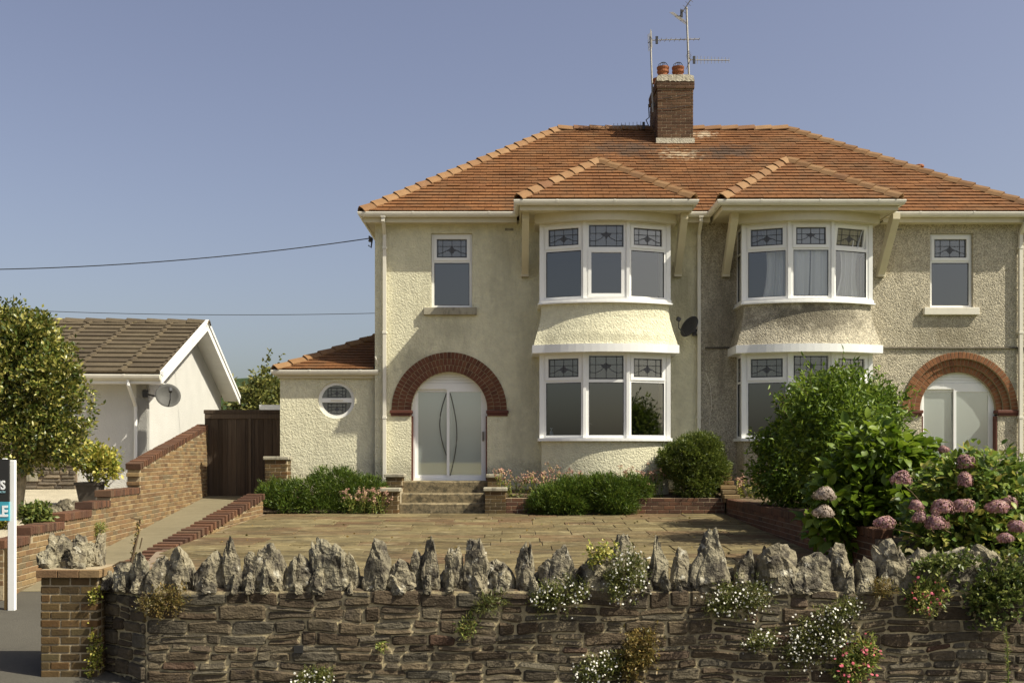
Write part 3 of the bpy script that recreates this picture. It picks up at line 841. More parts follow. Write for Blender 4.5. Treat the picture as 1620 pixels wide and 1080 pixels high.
def casement(fr, kids, M, w, z0, z1, tl=0.36, style='spade', top_sash=True, low_sash=False, curtain=False, tilt=0.0, fw=0.055):
    """frame bars into MB fr; kids collects (name, MB, material). Local a 0..w, b into the house, c up; outer face at b = 0."""
    h = z1-z0
    zt = z1 - h*tl           # transom centre
    fr.box(0, fw, 0, 0.07, z0, z1, M); fr.box(w-fw, w, 0, 0.07, z0, z1, M)
    fr.box(fw, w-fw, 0, 0.07, z0, z0+fw, M); fr.box(fw, w-fw, 0, 0.07, z1-fw, z1, M)
    fr.box(fw, w-fw, 0.002, 0.068, zt-fw*0.5, zt+fw*0.5, M)
    # top light
    a0, a1, c0, c1 = fw, w-fw, zt+fw*0.5, z1-fw
    MM = M
    if tilt:
        piv = Vector((0, 0, z1-fw))
        MM = M @ Matrix.Translation(piv) @ Matrix.Rotation(tilt, 4, 'X') @ Matrix.Translation(-piv)
    if top_sash:
        s = MB(); q = 0.05; g0 = -0.014
        s.box(a0-0.012, a0+q, g0, 0.05, c0-0.012, c1+0.012, MM); s.box(a1-q, a1+0.012, g0, 0.05, c0-0.012, c1+0.012, MM)
        s.box(a0+q, a1-q, g0, 0.05, c0-0.012, c0+q, MM); s.box(a0+q, a1-q, g0, 0.05, c1-q, c1+0.012, MM)
        kids.append(('sash', s, MT['upvc']))
        a0 += q; a1 -= q; c0 += q; c1 -= q
    p = MB(); p.quad((a0,0.022,c0),(a1,0.022,c0),(a1,0.022,c1),(a0,0.022,c1), MM)
    kids.append(('top_pane', p, MT['glass_top']))
    ld, mo = MB(), MB()
    lead_pattern(ld, mo, MM, a0, c0, a1-a0, c1-c0, style, 0.017)
    kids.append(('lead_came', ld, MT['lead'])); kids.append(('glass_motif', mo, MT['motif']))
    a0, a1, c0, c1 = fw, w-fw, z0+fw, zt-fw*0.5
    if low_sash:
        s = MB(); q = 0.05; g0 = -0.014
        s.box(a0-0.012, a0+q, g0, 0.05, c0-0.012, c1+0.012, M); s.box(a1-q, a1+0.012, g0, 0.05, c0-0.012, c1+0.012, M)
        s.box(a0+q, a1-q, g0, 0.05, c0-0.012, c0+q, M); s.box(a0+q, a1-q, g0, 0.05, c1-q, c1+0.012, M)
        kids.append(('sash', s, MT['upvc']))
        a0 += q; a1 -= q; c0 += q; c1 -= q
    else:
        g = MB(); q = 0.012
        g.box(a0, a0+q, 0.012, 0.03, c0, c1, M); g.box(a1-q, a1, 0.012, 0.03, c0, c1, M)
        g.box(a0+q, a1-q, 0.012, 0.03, c0, c0+q, M); g.box(a0+q, a1-q, 0.012, 0.03, c1-q, c1, M)
        kids.append(('glazing_gasket', g, MT['lead']))
    p = MB(); p.quad((a0,0.024,c0),(a1,0.024,c0),(a1,0.024,c1),(a0,0.024,c1), M)
    kids.append(('pane', p, MT['glass']))

def finish_window(name, fr, kids, parent, mat='upvc', label=None):
    o = fr.build(name, MT[mat], parent)
    if label: o['label'] = label
    for (n, mb, m) in kids: mb.build(n, m, o, fix=n not in ('pane','top_pane','lead_came','glass_motif'))
    return o

def wall_with_holes(outer, holes, thick):
    """front face of (x, z) loops with openings, reveals thick deep (local y into the wall)"""
    bm = bmesh.new()
    loops = []
    for lp in [outer] + holes:
        vs = [bm.verts.new((p[0], 0, p[1])) for p in lp]
        es = [bm.edges.new((vs[i], vs[(i+1) % len(vs)])) for i in range(len(vs))]
        loops.append(vs)
    bmesh.ops.triangle_fill(bm, use_beauty=True, use_dissolve=False, edges=bm.edges[:])
    for vs in loops:
        back = [bm.verts.new((v.co.x, thick, v.co.z)) for v in vs]
        for i in range(len(vs)):
            j = (i+1) % len(vs)
            bm.faces.new((vs[i], vs[j], back[j], back[i]))
    bm.verts.index_update()
    V = [tuple(v.co) for v in bm.verts]
    F = [tuple(v.index for v in f.verts) for f in bm.faces]
    bm.free()
    return V, F

def rect(x0, x1, z0, z1): return [(x0,z0),(x1,z0),(x1,z1),(x0,z1)]
def arch_loop(cx, hw, z0, zs, n=28):
    return [(cx-hw, z0), (cx+hw, z0)] + [(cx+hw*math.cos(math.pi*i/n), zs+hw*math.sin(math.pi*i/n)) for i in range(n+1)]

# ------------------------------------------------------------------ the setting: ground, road, pavement, drive, forecourt
def struct(mb, name, mat, smooth=False):
    o = mb.build(name, MT[mat], None, smooth)
    o['kind'] = 'structure'
    return o
DRV = [(8.2,-1.06),(9.3,-0.93),(12.0,-0.66),(15,-0.41),(18,-0.17),(21,0.08),(23.2,0.26),(32,0.5)]
def drive_z(y):
    for (a, b) in zip(DRV[:-1], DRV[1:]):
        if y <= b[0]: return a[1] + (b[1]-a[1])*(y-a[0])/(b[0]-a[0])
    return DRV[-1][1]
def wall_x(y): return -6.10 - (y-12.5)*0.055           # sunlit face of the drive's left wall
def edge_x(y): return -4.75 if y > 14.2 else -3.72 - (y-9.7)*0.229   # forecourt side of the brick edging
def pat_z(y): return -0.031*(20.1-y)

g = MB(); g.quad((-900,-300,-1.32),(900,-300,-1.32),(900,1500,-1.32),(-900,1500,-1.32))
struct(g, 'ground', 'ground')
g = MB(); g.quad((-80,-3,-1.25),(80,-3,-1.25),(80,6.2,-1.25),(-80,6.2,-1.25))
struct(g, 'road', 'tarmac')
g = MB(); g.box(-80,80,6.2,6.34,-1.3,-1.13)
struct(g, 'kerb', 'concrete')
g = MB()
ys = [6.34, 8.2]
g.quad((-80,6.34,-1.134),(80,6.34,-1.134),(80,8.2,-1.06),(-80,8.2,-1.06))
g.quad((-3.45,8.2,-1.06),(80,8.2,-1.06),(80,9.6,-1.03),(-3.45,9.6,-1.03))
struct(g, 'pavement', 'tarmac')
# driveway: apron by the road in worn tarmac, then the concrete ramp
g = MB(); yy = [8.2,9.0,9.8,10.6,11.4,12.2,13.0]
for a, b in zip(yy[:-1], yy[1:]):
    g.quad((-14,a,drive_z(a)),(-3.3,a,drive_z(a)),(-3.3,b,drive_z(b)),(-14,b,drive_z(b)))
struct(g, 'driveway_apron', 'tarmac')
g = MB(); yy = [13.0+0.5*i for i in range(22)]
for a, b in zip(yy[:-1], yy[1:]):
    g.quad((wall_x(a)-0.1,a,drive_z(a)+0.004),(edge_x(a)-0.15,a,drive_z(a)+0.004),(edge_x(b)-0.15,b,drive_z(b)+0.004),(wall_x(b)-0.1,b,drive_z(b)+0.004))
struct(g, 'driveway', 'drive')
# forecourt: base of soil and mortar, then each slab
pts = [(edge_x(9.75)-0.1,9.75),(4.15,9.75),(4.15,20.15),(-2.2,20.15),(-2.2,21.5),(-5.0,21.5),(-5.0,20.1),(-4.85,20.1),(-4.85,14.2)]
g = MB()
n = len(pts)
g.add([(x,y,pat_z(min(y,20.1))-0.012) for x,y in pts]+[(x,y,-1.4) for x,y in pts],
      [tuple(range(n)), tuple(range(n,2*n))[::-1]]+[((i+1)%n,i,n+i,n+(i+1)%n) for i in range(n)])
patio = struct(g, 'forecourt', 'mortar_dark')
rg = random.Random(5)
y = 9.72
slabs = []
while y < 20.05:
    d = rg.choice((0.34,0.44,0.52,0.6))
    if y + d > 19.85: d = 20.1 - y
    x = edge_x(y+d/2) + rg.uniform(0,0.03)
    while x < 4.05:
        w = rg.choice((0.55,0.75,0.95,1.2))*rg.uniform(0.9,1.1)
        if x + w > 3.85: w = 4.08 - x
        slabs.append((x, y, w, d)); x += w
    y += d
for (x, y, w, d) in slabs:
    o = bpy.data.objects.new('paving_slab', brick_mesh(round(w-0.012,2), round(d-0.012,2), 0.04, MT['slab'], 0.006))
    o.matrix_basis = Matrix.Translation((x+w/2, y+d/2, pat_z(y+d/2)-0.02+rg.uniform(-0.004,0.007))) @ Matrix.Rotation(rg.uniform(-0.006,0.006)+0.031,4,'X') @ Matrix.Rotation(rg.uniform(-0.006,0.006),4,'Y')
    attach(o, patio)
# left neighbour's terrace and right neighbour's garden
g = MB()
tz = lambda y: 0.02 + (y-12.7)*0.058
for a, b in zip([12.75,15,17,19,21,23,26],[15,17,19,21,23,26,40]):
    g.quad((-30,a,tz(a)),(wall_x(a)-0.15,a,tz(a)),(wall_x(b)-0.15,b,tz(b)),(-30,b,tz(b)))
struct(g, 'terrace', 'gravel')
g = MB()
g.quad((4.2,9.55,-0.10),(14,9.55,-0.10),(14,11.0,0.14),(4.2,11.0,0.14))
g.quad((4.2,11.0,0.14),(14,11.0,0.14),(14,13.0,0.25),(4.2,13.0,0.25))
g.quad((4.2,13.0,0.25),(14,13.0,0.25),(14,21.7,0.30),(4.2,21.7,0.30))
struct(g, 'neighbour_garden', 'soil')
g = MB()
g.quad((5.3,12.6,0.262),(13,12.6,0.262),(13,20.0,0.312),(5.3,20.0,0.312))
struct(g, 'lawn', 'lawn')
g = MB(); g.quad((-40,29.8,0.3),(40,29.8,0.3),(300,242,0.5),(-300,242,0.5)); struct(g, 'back_land', 'ground')
# wooded hill far behind
mb = MB(); nx, ny = 160, 16
hv, hf = [], []
for j in range(ny+1):
    for i in range(nx+1):
        x = -800 + 1600*i/nx; y = 240 + 260*j/ny
        h = 30*math.exp(-((x+85)/90)**2)*math.sin(math.pi*min(1,j/ny*0.9+0.02)) + 3*noise.noise(Vector((x*0.05,y*0.05,3)))
        h = max(h, (19+6*noise.noise(Vector((x*0.02,1,7))))*math.sin(math.pi*min(1,j/ny*0.9+0.02)))
        hv.append((x, y, max(-1.2, h-1.0)))
for j in range(ny):
    for i in range(nx):
        hf.append((j*(nx+1)+i, j*(nx+1)+i+1, (j+1)*(nx+1)+i+1, (j+1)*(nx+1)+i))
mb.add(hv, hf); struct(mb, 'hill', 'hill', True)

# ------------------------------------------------------------------ the semi-detached pair
YF, PX = 21.6, 3.90
PITCH = math.atan(0.7095); CP, SP = math.cos(PITCH), math.sin(PITCH)
EZ, EY = 6.10, 21.30
BZ, BY = 6.12, 20.33
ARC_N = 18
def bay_pts(c, off, wall=YF+0.02, hw=1.275, ys=20.95, sag=0.33):
    Rr = (hw*hw+sag*sag)/(2*sag)
    out = []
    for i in range(ARC_N+1):
        u = -hw + 2*hw*i/ARC_N
        yc = ys - sag + Rr
        y = yc - math.sqrt(Rr*Rr-u*u)
        nx, ny = u/Rr, (y-yc)/Rr
        out.append((c+u+nx*off, y+ny*off))
    l = (c-hw-off, out[0][1]); r = (c+hw+off, out[-1][1])
    return [(c-hw-off, wall), l] + out[(0 if off == 0 else 1):(len(out) if off == 0 else -1)][0 if off else 1:len(out) if off else -1] + [r, (c+hw+off, wall)]

GUT = [(0.0,0.0),(0.115,0.0),(0.118,-0.02),(0.108,-0.06),(0.085,-0.092),(0.055,-0.105),(0.025,-0.095),(0.004,-0.07)]
def gutter(parent, path, name='gutter', joints=1.05):
    o = MB().sweep(GUT, path).build(name, MT['gutter'], parent)
    jp = [(a*1.06-0.003, z*1.07+0.004) for a, z in GUT]
    for (a, b) in zip(path[:-1], path[1:]):
        a, b = Vector(a), Vector(b); d = b-a; n = int(d.length/joints)
        for i in range(1, n+1):
            q = a + d*((i-0.35)/n); u = d.normalized()*0.022
            MB().sweep(jp, [q-u, q+u]).build('gutter_joint', MT['gutter'], o)
    return o

def downpipe(parent, x, y, ztop, zbot, yg, s=0.034):
    """square pipe with a swan neck from the gutter to the wall"""
    mb = MB()
    mb.cbox(x-s*1.5,x+s*1.5,yg-0.05,yg+0.05,ztop-0.13,ztop-0.06,0.006)
    for (a, b) in (((x,yg,ztop-0.10),(x,yg,ztop-0.20)),((x,yg,ztop-0.20),(x,y,ztop-0.42)),((x,y,ztop-0.42),(x,y,zbot))):
        a, b = Vector(a), Vector(b); d = (b-a); Lg = d.length; q = d.to_track_quat('Z','X').to_matrix().to_4x4()
        q = Matrix.Translation(a) @ q
        dn = d.normalized(); sx = Vector((1,0,0)); sy = dn.cross(sx)
        vs = [tuple(p + sx*i*s + sy*j*s) for p in (a - dn*0.01, b + dn*0.01) for (i, j) in ((-1,-1),(1,-1),(1,1),(-1,1))]
        mb.add(vs, [(0,1,2,3)[::-1],(4,5,6,7),(0,1,5,4),(1,2,6,5),(2,3,7,6),(3,0,4,7)])
    o = mb.build('downpipe', MT['gutter'], parent)
    z = ztop-0.7
    while z > zbot+0.3:
        MB().cbox(x-s*1.35,x+s*1.35,y-s*1.2,YF+0.01,z-0.025,z+0.025,0.004).build('pipe_clip', MT['gutter'], o)
        z -= 1.75
    return o

def arch_ring(parent, cx, zs, rings, mat, mortar_mat='mortar', jd=0.14):
    """rings: (r0, r1, y front)"""
    n = 36
    for k, (r0, r1, yf) in enumerate(rings):
        pts = [(cx+r1*math.cos(math.pi*i/n), zs+r1*math.sin(math.pi*i/n)) for i in range(n+1)] + [(cx+r0*math.cos(math.pi*i/n), zs+r0*math.sin(math.pi*i/n)) for i in range(n,-1,-1)]
        mb = MB()
        for i in range(n):
            q = [pts[i], pts[i+1], pts[2*n+1-(i+1)], pts[2*n+1-i]]
            mb.add([(a,yf+0.007,b) for a,b in q], [(0,1,2,3)])
            mb.add([(pts[i][0],yf+0.007,pts[i][1]),(pts[i+1][0],yf+0.007,pts[i+1][1]),(pts[i+1][0],yf+jd,pts[i+1][1]),(pts[i][0],yf+jd,pts[i][1])],[(0,1,2,3)])
            a, b = pts[2*n+1-i], pts[2*n-i]
            mb.add([(a[0],yf+0.007,a[1]),(b[0],yf+0.007,b[1]),(b[0],yf+jd,b[1]),(a[0],yf+jd,a[1])],[(0,1,2,3)])
        body = mb.build('arch_ring', MT['mortar_brick'], parent, fix=False)
        rm = (r0+r1)/2
        nb = round(math.pi*rm/0.079)
        items = []
        for i in range(nb):
            th = math.pi*(i+0.5)/nb
            rad = Vector((math.cos(th),0,math.sin(th))); t = Vector((math.sin(th),0,-math.cos(th)))
            p = Vector((cx,0,zs)) + rad*rm
            M = Matrix(((t.x,0,rad.x,p.x),(0,1,0,yf+jd/2+R(-0.003,0.003)),(t.z,0,rad.z,p.z),(0,0,0,1)))
            items.append((M, (round(math.pi*rm/nb-0.010,3), jd, round(r1-r0-0.008,3))))
        place_pieces(items, 'arch_brick', MT[mat], body, c=0.004)

def lining(mb, x0, x1, y0, y1, z0, z1):
    mb.quad((x0,y1,z0),(x1,y1,z0),(x1,y1,z1),(x0,y1,z1))
    mb.quad((x0,y0,z0),(x0,y1,z0),(x0,y1,z1),(x0,y0,z1)); mb.quad((x1,y0,z0),(x1,y1,z0),(x1,y1,z1),(x1,y0,z1))
    mb.quad((x0,y0,z0),(x1,y0,z0),(x1,y1,z0),(x0,y1,z0)); mb.quad((x0,y0,z1),(x1,y0,z1),(x1,y1,z1),(x0,y1,z1))

def house(m):
    left = m < 0
    wallm = 'cream' if left else 'pebble'
    X0, X1 = (-2.84, PX) if left else (PX, 10.68)
    bc = 1.87 if left else 5.93          # bay centre
    rc, rh = (1.835, 1.735) if left else (5.83, 1.77)
    wx0, wx1 = (-1.675, -0.825) if left else (8.66, 9.55)
    ac = -1.30 if left else 9.27
    H = thing('house', 'cream roughcast house with dark brick door arch, left half of the pair' if left else 'grey pebbledash house with orange stepped brick arch, right half of the pair',
              'house', ((X0+X1)/2, YF, 0), 'semi-detached pair')
    # front wall
    al = arch_loop(ac,0.785,0.60,2.06) if left else [(ac-0.785,0.60),(ac+0.785,0.60),(ac+0.785,2.055)] + arch_loop(ac,1.195,0.60,2.06)[2:] + [(ac-0.785,2.055)]
    holes = [rect(wx0,wx1,4.17,5.715), al, rect(bc-1.2,bc+1.2,1.47,3.16), rect(bc-1.2,bc+1.2,4.22,5.75)]
    V, F = wall_with_holes(rect(X0,X1,-0.4,5.98), holes, 0.28)
    mb = MB(); mb.add([(x, YF+y, z) for x,y,z in V], F)
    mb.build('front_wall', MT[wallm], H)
    mb = MB(); xs = X0 if left else X1
    mb.box(min(xs, xs-m*0.25), max(xs, xs-m*0.25), YF+0.002, 29.1, -0.4, 5.97)
    mb.box(X0, X1, 28.9, 29.1, -0.4, 5.97)
    mb.build('side_wall', MT[wallm], H)
    mb = MB()
    lining(mb, bc-1.9, bc+1.9, YF+0.27, 25.6, 3.35, 5.9); lining(mb, bc-1.9, bc+1.9, YF+0.27, 25.6, 0.7, 3.3)
    lining(mb, wx0-0.6, wx1+0.4, YF+0.27, 24.6, 3.36, 5.9)
    mb.build('room_lining', MT['room'], H, fix=False)
    # ---------------- bay
    lab = None
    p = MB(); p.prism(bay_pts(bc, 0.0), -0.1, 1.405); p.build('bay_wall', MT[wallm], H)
    p = MB(); rings = [(3.30,0.165),(3.42,0.135),(3.62,0.075),(3.85,0.022),(4.0,0.004),(4.135,0.0)]
    rp = [bay_pts(bc, o+0.001) for _, o in rings]; k = len(rp[0])
    vs = [(q[0], q[1], z) for (z, _), r_ in zip(rings, rp) for q in r_]
    fs = [(i*k+j, i*k+j+1, (i+1)*k+j+1, (i+1)*k+j) for i in range(len(rings)-1) for j in range(k-1)]
    fs += [tuple(range(k))[::-1], tuple(range((len(rings)-1)*k, len(rings)*k))]
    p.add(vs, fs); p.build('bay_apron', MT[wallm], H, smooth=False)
    p = MB(); p.prism(bay_pts(bc, 0.19), 3.155, 3.315); p.build('bay_fascia', MT['upvc'], H)
    p = MB(); p.prism(bay_pts(bc, 0.07), 1.405, 1.465); p.build('bay_sill', MT['upvc'], H)
    p = MB(); p.prism(bay_pts(bc, 0.075), 4.135, 4.165); p.prism(bay_pts(bc, 0.05), 4.165, 4.225); p.build('bay_sill', MT['upvc'], H)
    p = MB(); p.prism(bay_pts(bc, 0.14), 5.745, 5.925); p.build('bay_head_board', MT['timber'], H)
    full = bay_pts(bc, 0.0)
    def arc_y(u):
        Rr = (1.275**2+0.33**2)/(2*0.33); return 20.95-0.33+Rr-math.sqrt(Rr*Rr-u*u)
    for (z0, z1, up) in ((1.465,3.155,False),(4.225,5.745,True)):
        fr, kids = MB(), []
        us = [-1.275,-0.43,0.43,1.275]
        for i in range(3):
            a = Vector((bc+us[i], arc_y(us[i]), 0)); b = Vector((bc+us[i+1], arc_y(us[i+1]), 0))
            d = b-a; w = d.length; d.normalize()
            M = frame_matrix(a, d, (d.y,-d.x,0)) @ Matrix.Translation((0.028,0.03,0))
            tl = (0.0 if left else (0.16 if (up and i == 2) else 0.0))
            casement(fr, kids, M, w-0.056, z0, z1, tl=0.345 if up else 0.33, style='tulip' if i == 1 else 'spade',
                     top_sash=(i != 1) or (not left and up), low_sash=(i == 1 and up and left), tilt=tl)
        for i in range(4):
            q = Vector((bc+us[i], arc_y(us[i]), 0)); e = 0.042 if i in (0,3) else 0.03
            fr.box(q.x-e, q.x+e, q.y+0.003, q.y+0.10, z0, z1)
        for sgn in (-1, 1):
            x = bc+sgn*1.275; a = (x, YF, 0) if sgn < 0 else (x, 20.95+0.10, 0)
            M = frame_matrix(a, (0,-1,0) if sgn < 0 else (0,1,0), (sgn,0,0))
            casement(fr, kids, M, 0.55, z0, z1, tl=0.345 if up else 0.33, top_sash=False, fw=0.045)
        finish_window('bay_window', fr, kids, H)
    # ---------------- first-floor window
    fr, kids = MB(), []
    M = frame_matrix((wx0+0.005, YF+0.07, 0), (1,0,0), (0,-1,0))
    casement(fr, kids, M, wx1-wx0-0.01, 4.175, 5.71, tl=0.37, style='spade')
    finish_window('window', fr, kids, H)
    p = MB(); p.cbox(wx0-0.15, wx1+0.10, YF-0.085, YF+0.10, 4.02, 4.172, 0.008)
    p.build('window_sill', MT['sill' if left else 'gutter'], H)
    # air brick beside the bay roof
    vx = -0.06 if left else 7.98
    p = MB()
    p.box(vx-0.10, vx+0.10, YF-0.012, YF+0.02, 5.755, 5.825)
    vb = p.build('air_vent', MT['cream' if left else 'timber'], H)
    for i in range(7):
        MB().box(vx-0.085+i*0.026, vx-0.072+i*0.026, YF-0.016, YF-0.010, 5.765, 5.815).build('vent_slot', MT['dark_metal'], vb)
    if not left:
        MB().sweep([(0.0,0.03),(0.035,0.005),(0.035,-0.012),(0.0,-0.012)], [(7.45,YF,3.335),(X1,YF,3.335)]).build('drip_ledge', MT['ledge_dark'], H)
        MB().sweep([(0.0,0.03),(0.03,0.0),(0.03,-0.012),(0.0,-0.012)], [(PX+0.1,YF,3.335),(4.5,YF,3.335)]).build('drip_ledge', MT['ledge_dark'], H)
    # ---------------- door arch and porch door
    if left:
        rings = [(0.785,0.925,YF-0.012),(0.925,1.06,YF-0.018),(1.06,1.195,YF-0.026)]
        arch_ring(H, ac, 2.06, rings, 'brick_arch')
    else:
        rings = [(0.785,0.92,YF+0.075),(0.92,1.06,YF+0.03),(1.06,1.20,YF-0.03)]
        arch_ring(H, ac, 2.06, rings, 'brick_arch2')
    for s in (-1, 1):
        a, b = sorted((ac+s*0.765, ac+s*1.23))
        p = MB(); p.cbox(a,b,YF-0.055,YF+0.16,1.985,2.055,0.012); p.cbox(a+0.02,b-0.02,YF-0.035,YF+0.16,1.935,1.985,0.008)
        p.build('impost', MT['impost'], H)
        a, b = sorted((ac+s*0.785, ac+s*0.755))
        p = MB(); p.box(a,b,YF+0.004,YF+0.15,0.6,1.934)
        p.build('door_jamb', MT['impost'], H)
    yd = YF+0.15
    D = MB()
    x0, x1, xm = ac-0.79, ac+0.79, ac-0.01
    D.box(x0,x0+0.075,yd,yd+0.09,0.60,2.62); D.box(x1-0.075,x1,yd,yd+0.09,0.60,2.62)
    D.box(x0+0.075,x1-0.075,yd,yd+0.09,2.50,2.62); D.box(x0+0.075,x1-0.075,yd,yd+0.09,0.60,0.655)
    door = D.build('porch_door', MT['upvc'], H)
    for i in range(4):
        zb = 2.62+i*0.062
        hw = math.sqrt(max(0.01, 0.80**2-(zb-2.06)**2))
        MB().cbox(ac-hw, ac+hw, yd+0.01, yd+0.06, zb+0.003, zb+0.062, 0.004).build('arch_board', MT['upvc'], door)
    for s in (0, 1):
        a, b = (x0+0.075, xm+0.05) if s == 0 else (xm-0.05, x1-0.075)
        yo = yd+0.045 if s == 0 else yd+0.0
        q = 0.055
        l = MB(); l.box(a,a+q,yo,yo+0.04,0.655,2.50); l.box(b-q,b,yo,yo+0.04,0.655,2.50)
        l.box(a+q,b-q,yo,yo+0.04,0.655,0.655+q); l.box(a+q,b-q,yo,yo+0.04,2.50-q,2.50)
        l.build('door_leaf', MT['upvc'], door)
        g_ = MB(); g_.quad((a+q,yo+0.02,0.655+q),(b-q,yo+0.02,0.655+q),(b-q,yo+0.02,2.50-q),(a+q,yo+0.02,2.50-q))
        g_.build('door_pane', MT['glass_door'], door, fix=False)
    if left:
        h = MB(); h.cbox(x1-0.115,x1-0.075,yd-0.03,yd+0.005,1.42,1.62,0.008); h.tube([(x1-0.095,yd-0.03,1.47),(x1-0.095,yd-0.06,1.47),(x1-0.095,yd-0.06,1.57)],0.011)
        h.build('door_handle', MT['metal'], door)
    # inner door seen through the porch glass
    yi = YF+0.62
    I = MB(); I.box(ac-0.95,ac+0.95,yi+0.05,yi+0.10,0.6,2.85)
    inner = I.build('inner_screen', MT['inner_door'], H)
    for (a, b, c, d) in ((ac-0.72,ac-0.06,1.5,2.4),(ac+0.06,ac+0.72,1.5,2.4)):
        f = MB(); f.box(a,a+0.05,yi+0.02,yi+0.05,c,d); f.box(b-0.05,b,yi+0.02,yi+0.05,c,d); f.box(a+0.05,b-0.05,yi+0.02,yi+0.05,c,c+0.05); f.box(a+0.05,b-0.05,yi+0.02,yi+0.05,d-0.05,d)
        f.build('inner_frame', MT['inner_door'], inner)
        f = MB(); f.quad((a+0.05,yi+0.045,c+0.05),(b-0.05,yi+0.045,c+0.05),(b-0.05,yi+0.045,d-0.05),(a+0.05,yi+0.045,d-0.05))
        f.build('inner_pane', MT['glass_top'], inner, fix=False)
    for (a, b, c, d) in ((ac+0.10,ac+0.68,0.82,1.36),(ac+0.22,ac+0.56,0.94,1.24)):
        f = MB(); f.box(a,a+0.02,yi+0.03,yi+0.05,c,d); f.box(b-0.02,b,yi+0.03,yi+0.05,c,d); f.box(a+0.02,b-0.02,yi+0.03,yi+0.05,c,c+0.02); f.box(a+0.02,b-0.02,yi+0.03,yi+0.05,d-0.02,d)
        f.build('inner_panel_mould', MT['inner_door'], inner)
    MB().box(ac+0.40,ac+0.60,yi-0.01,yi+0.0,1.405,1.44).build('letter_box', MT['gutter'], inner)
    MB().cbox(ac+0.06,ac+0.20,yi-0.05,yi-0.02,1.50,1.53,0.006).build('lever_handle', MT['metal'], inner)
    MB().box(ac-0.72,ac+0.72,yi+0.0,yi+0.05,1.385,1.46).build('inner_rail', MT['inner_door'], inner)
    # side and top of the porch recess
    pr = MB(); pr.box(ac-1.0,ac-0.95,YF+0.285,yi+0.1,0.5,2.95); pr.box(ac+0.95,ac+1.0,YF+0.285,yi+0.1,0.5,2.95); pr.box(ac-1.0,ac+1.0,YF+0.285,yi+0.1,2.85,2.95); pr.box(ac-1.0,ac+1.0,YF+0.285,yi+0.1,0.45,0.6)
    pr.build('porch_lining', MT['room'], H)
    if left:       # two added dark bars standing for the arch's curved reflection in the glass
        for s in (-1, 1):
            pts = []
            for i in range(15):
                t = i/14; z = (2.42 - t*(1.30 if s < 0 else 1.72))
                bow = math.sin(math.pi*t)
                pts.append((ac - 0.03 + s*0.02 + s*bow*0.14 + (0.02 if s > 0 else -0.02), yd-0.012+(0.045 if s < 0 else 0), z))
            MB().tube(pts, 0.010, 6).build('reflection_line', MT['mesh_dish'], door)

    # ---------------- roof
    ex0 = X0-0.24; ex1 = X1+0.26
    ridge_y = EY+4.2; rz = EZ+4.2*0.7095; yb = EY+8.4
    rf = MB(); dn = 0.012
    ya = bc
    if left:
        rf.quad((ex0,EY,EZ-dn),(PX,EY,EZ-dn),(PX,ridge_y,rz-dn),(ex0+4.2,ridge_y,rz-dn))
        rf.add([(ex0,yb,EZ-dn),(ex0,EY,EZ-dn),(ex0+4.2,ridge_y,rz-dn)],[(0,1,2)])
        rf.quad((PX,yb,EZ-dn),(ex0,yb,EZ-dn),(ex0+4.2,ridge_y,rz-dn),(PX,ridge_y,rz-dn))
    else:
        rf.quad((PX,EY,EZ-dn),(ex1,EY,EZ-dn),(ex1-4.2,ridge_y,rz-dn),(PX,ridge_y,rz-dn))
        rf.add([(ex1,EY,EZ-dn),(ex1,yb,EZ-dn),(ex1-4.2,ridge_y,rz-dn)],[(0,1,2)])
        rf.quad((ex1,yb,EZ-dn),(PX,yb,EZ-dn),(PX,ridge_y,rz-dn),(ex1-4.2,ridge_y,rz-dn))
    bx0, bx1 = rc-rh, rc+rh; ap = (rc, BY+rh, BZ+rh*0.7095)
    yv = EY + (ap[2]-EZ)/0.7095
    rf.add([(bx0,BY,BZ-dn),(bx1,BY,BZ-dn),(ap[0],ap[1],ap[2]-dn)],[(0,1,2)])
    rf.quad((bx0,yv,BZ-dn),(bx0,BY,BZ-dn),(ap[0],ap[1],ap[2]-dn),(rc,yv,ap[2]-dn))
    rf.quad((bx1,BY,BZ-dn),(bx1,yv,BZ-dn),(rc,yv,ap[2]-dn),(ap[0],ap[1],ap[2]-dn))
    roof = rf.build('roof', MT['tile'], H, fix=False)
    SL = 4.2/CP
    if left:
        Lx = PX-ex0
        tile_slope(roof, MT['tile'], (ex0,EY,EZ), (1,0,0), (0,CP,SP), lambda s: (s*CP, Lx), SL, 0.168, 0.28, cap=185)
        tile_slope(roof, MT['tile'], (ex0,yb,EZ), (0,-1,0), (CP,0,SP), lambda s: (s*CP, 8.4-s*CP), SL, 0.168, 0.28, cap=0, name='side_tile')
        ridge_tiles(roof, (ex0-0.02,EY-0.02,EZ+0.05), (ex0+4.2,ridge_y,rz+0.06), name='hip_tile')
        ridge_tiles(roof, (ex0+4.2,ridge_y,rz+0.06), (3.43,ridge_y,rz+0.06), 0.40)
    else:
        Lx = ex1-PX
        tile_slope(roof, MT['tile'], (PX,EY,EZ), (1,0,0), (0,CP,SP), lambda s: (0, Lx-s*CP), SL, 0.168, 0.28, cap=185)
        tile_slope(roof, MT['tile'], (ex1,EY,EZ), (0,1,0), (-CP,0,SP), lambda s: (s*CP, 8.4-s*CP), SL, 0.168, 0.28, cap=0, name='side_tile')
        ridge_tiles(roof, (ex1+0.02,EY-0.02,EZ+0.05), (ex1-4.2,ridge_y,rz+0.06), name='hip_tile')
        ridge_tiles(roof, (ex1-4.2,ridge_y,rz+0.06), (4.29,ridge_y,rz+0.06), 0.40)
    SB = rh/CP
    tile_slope(roof, MT['tile'], (bx0,BY,BZ), (1,0,0), (0,CP,SP), lambda s: (s*CP, 2*rh-s*CP), SB, 0.168, 0.28, cap=105, name='bay_roof_tile')
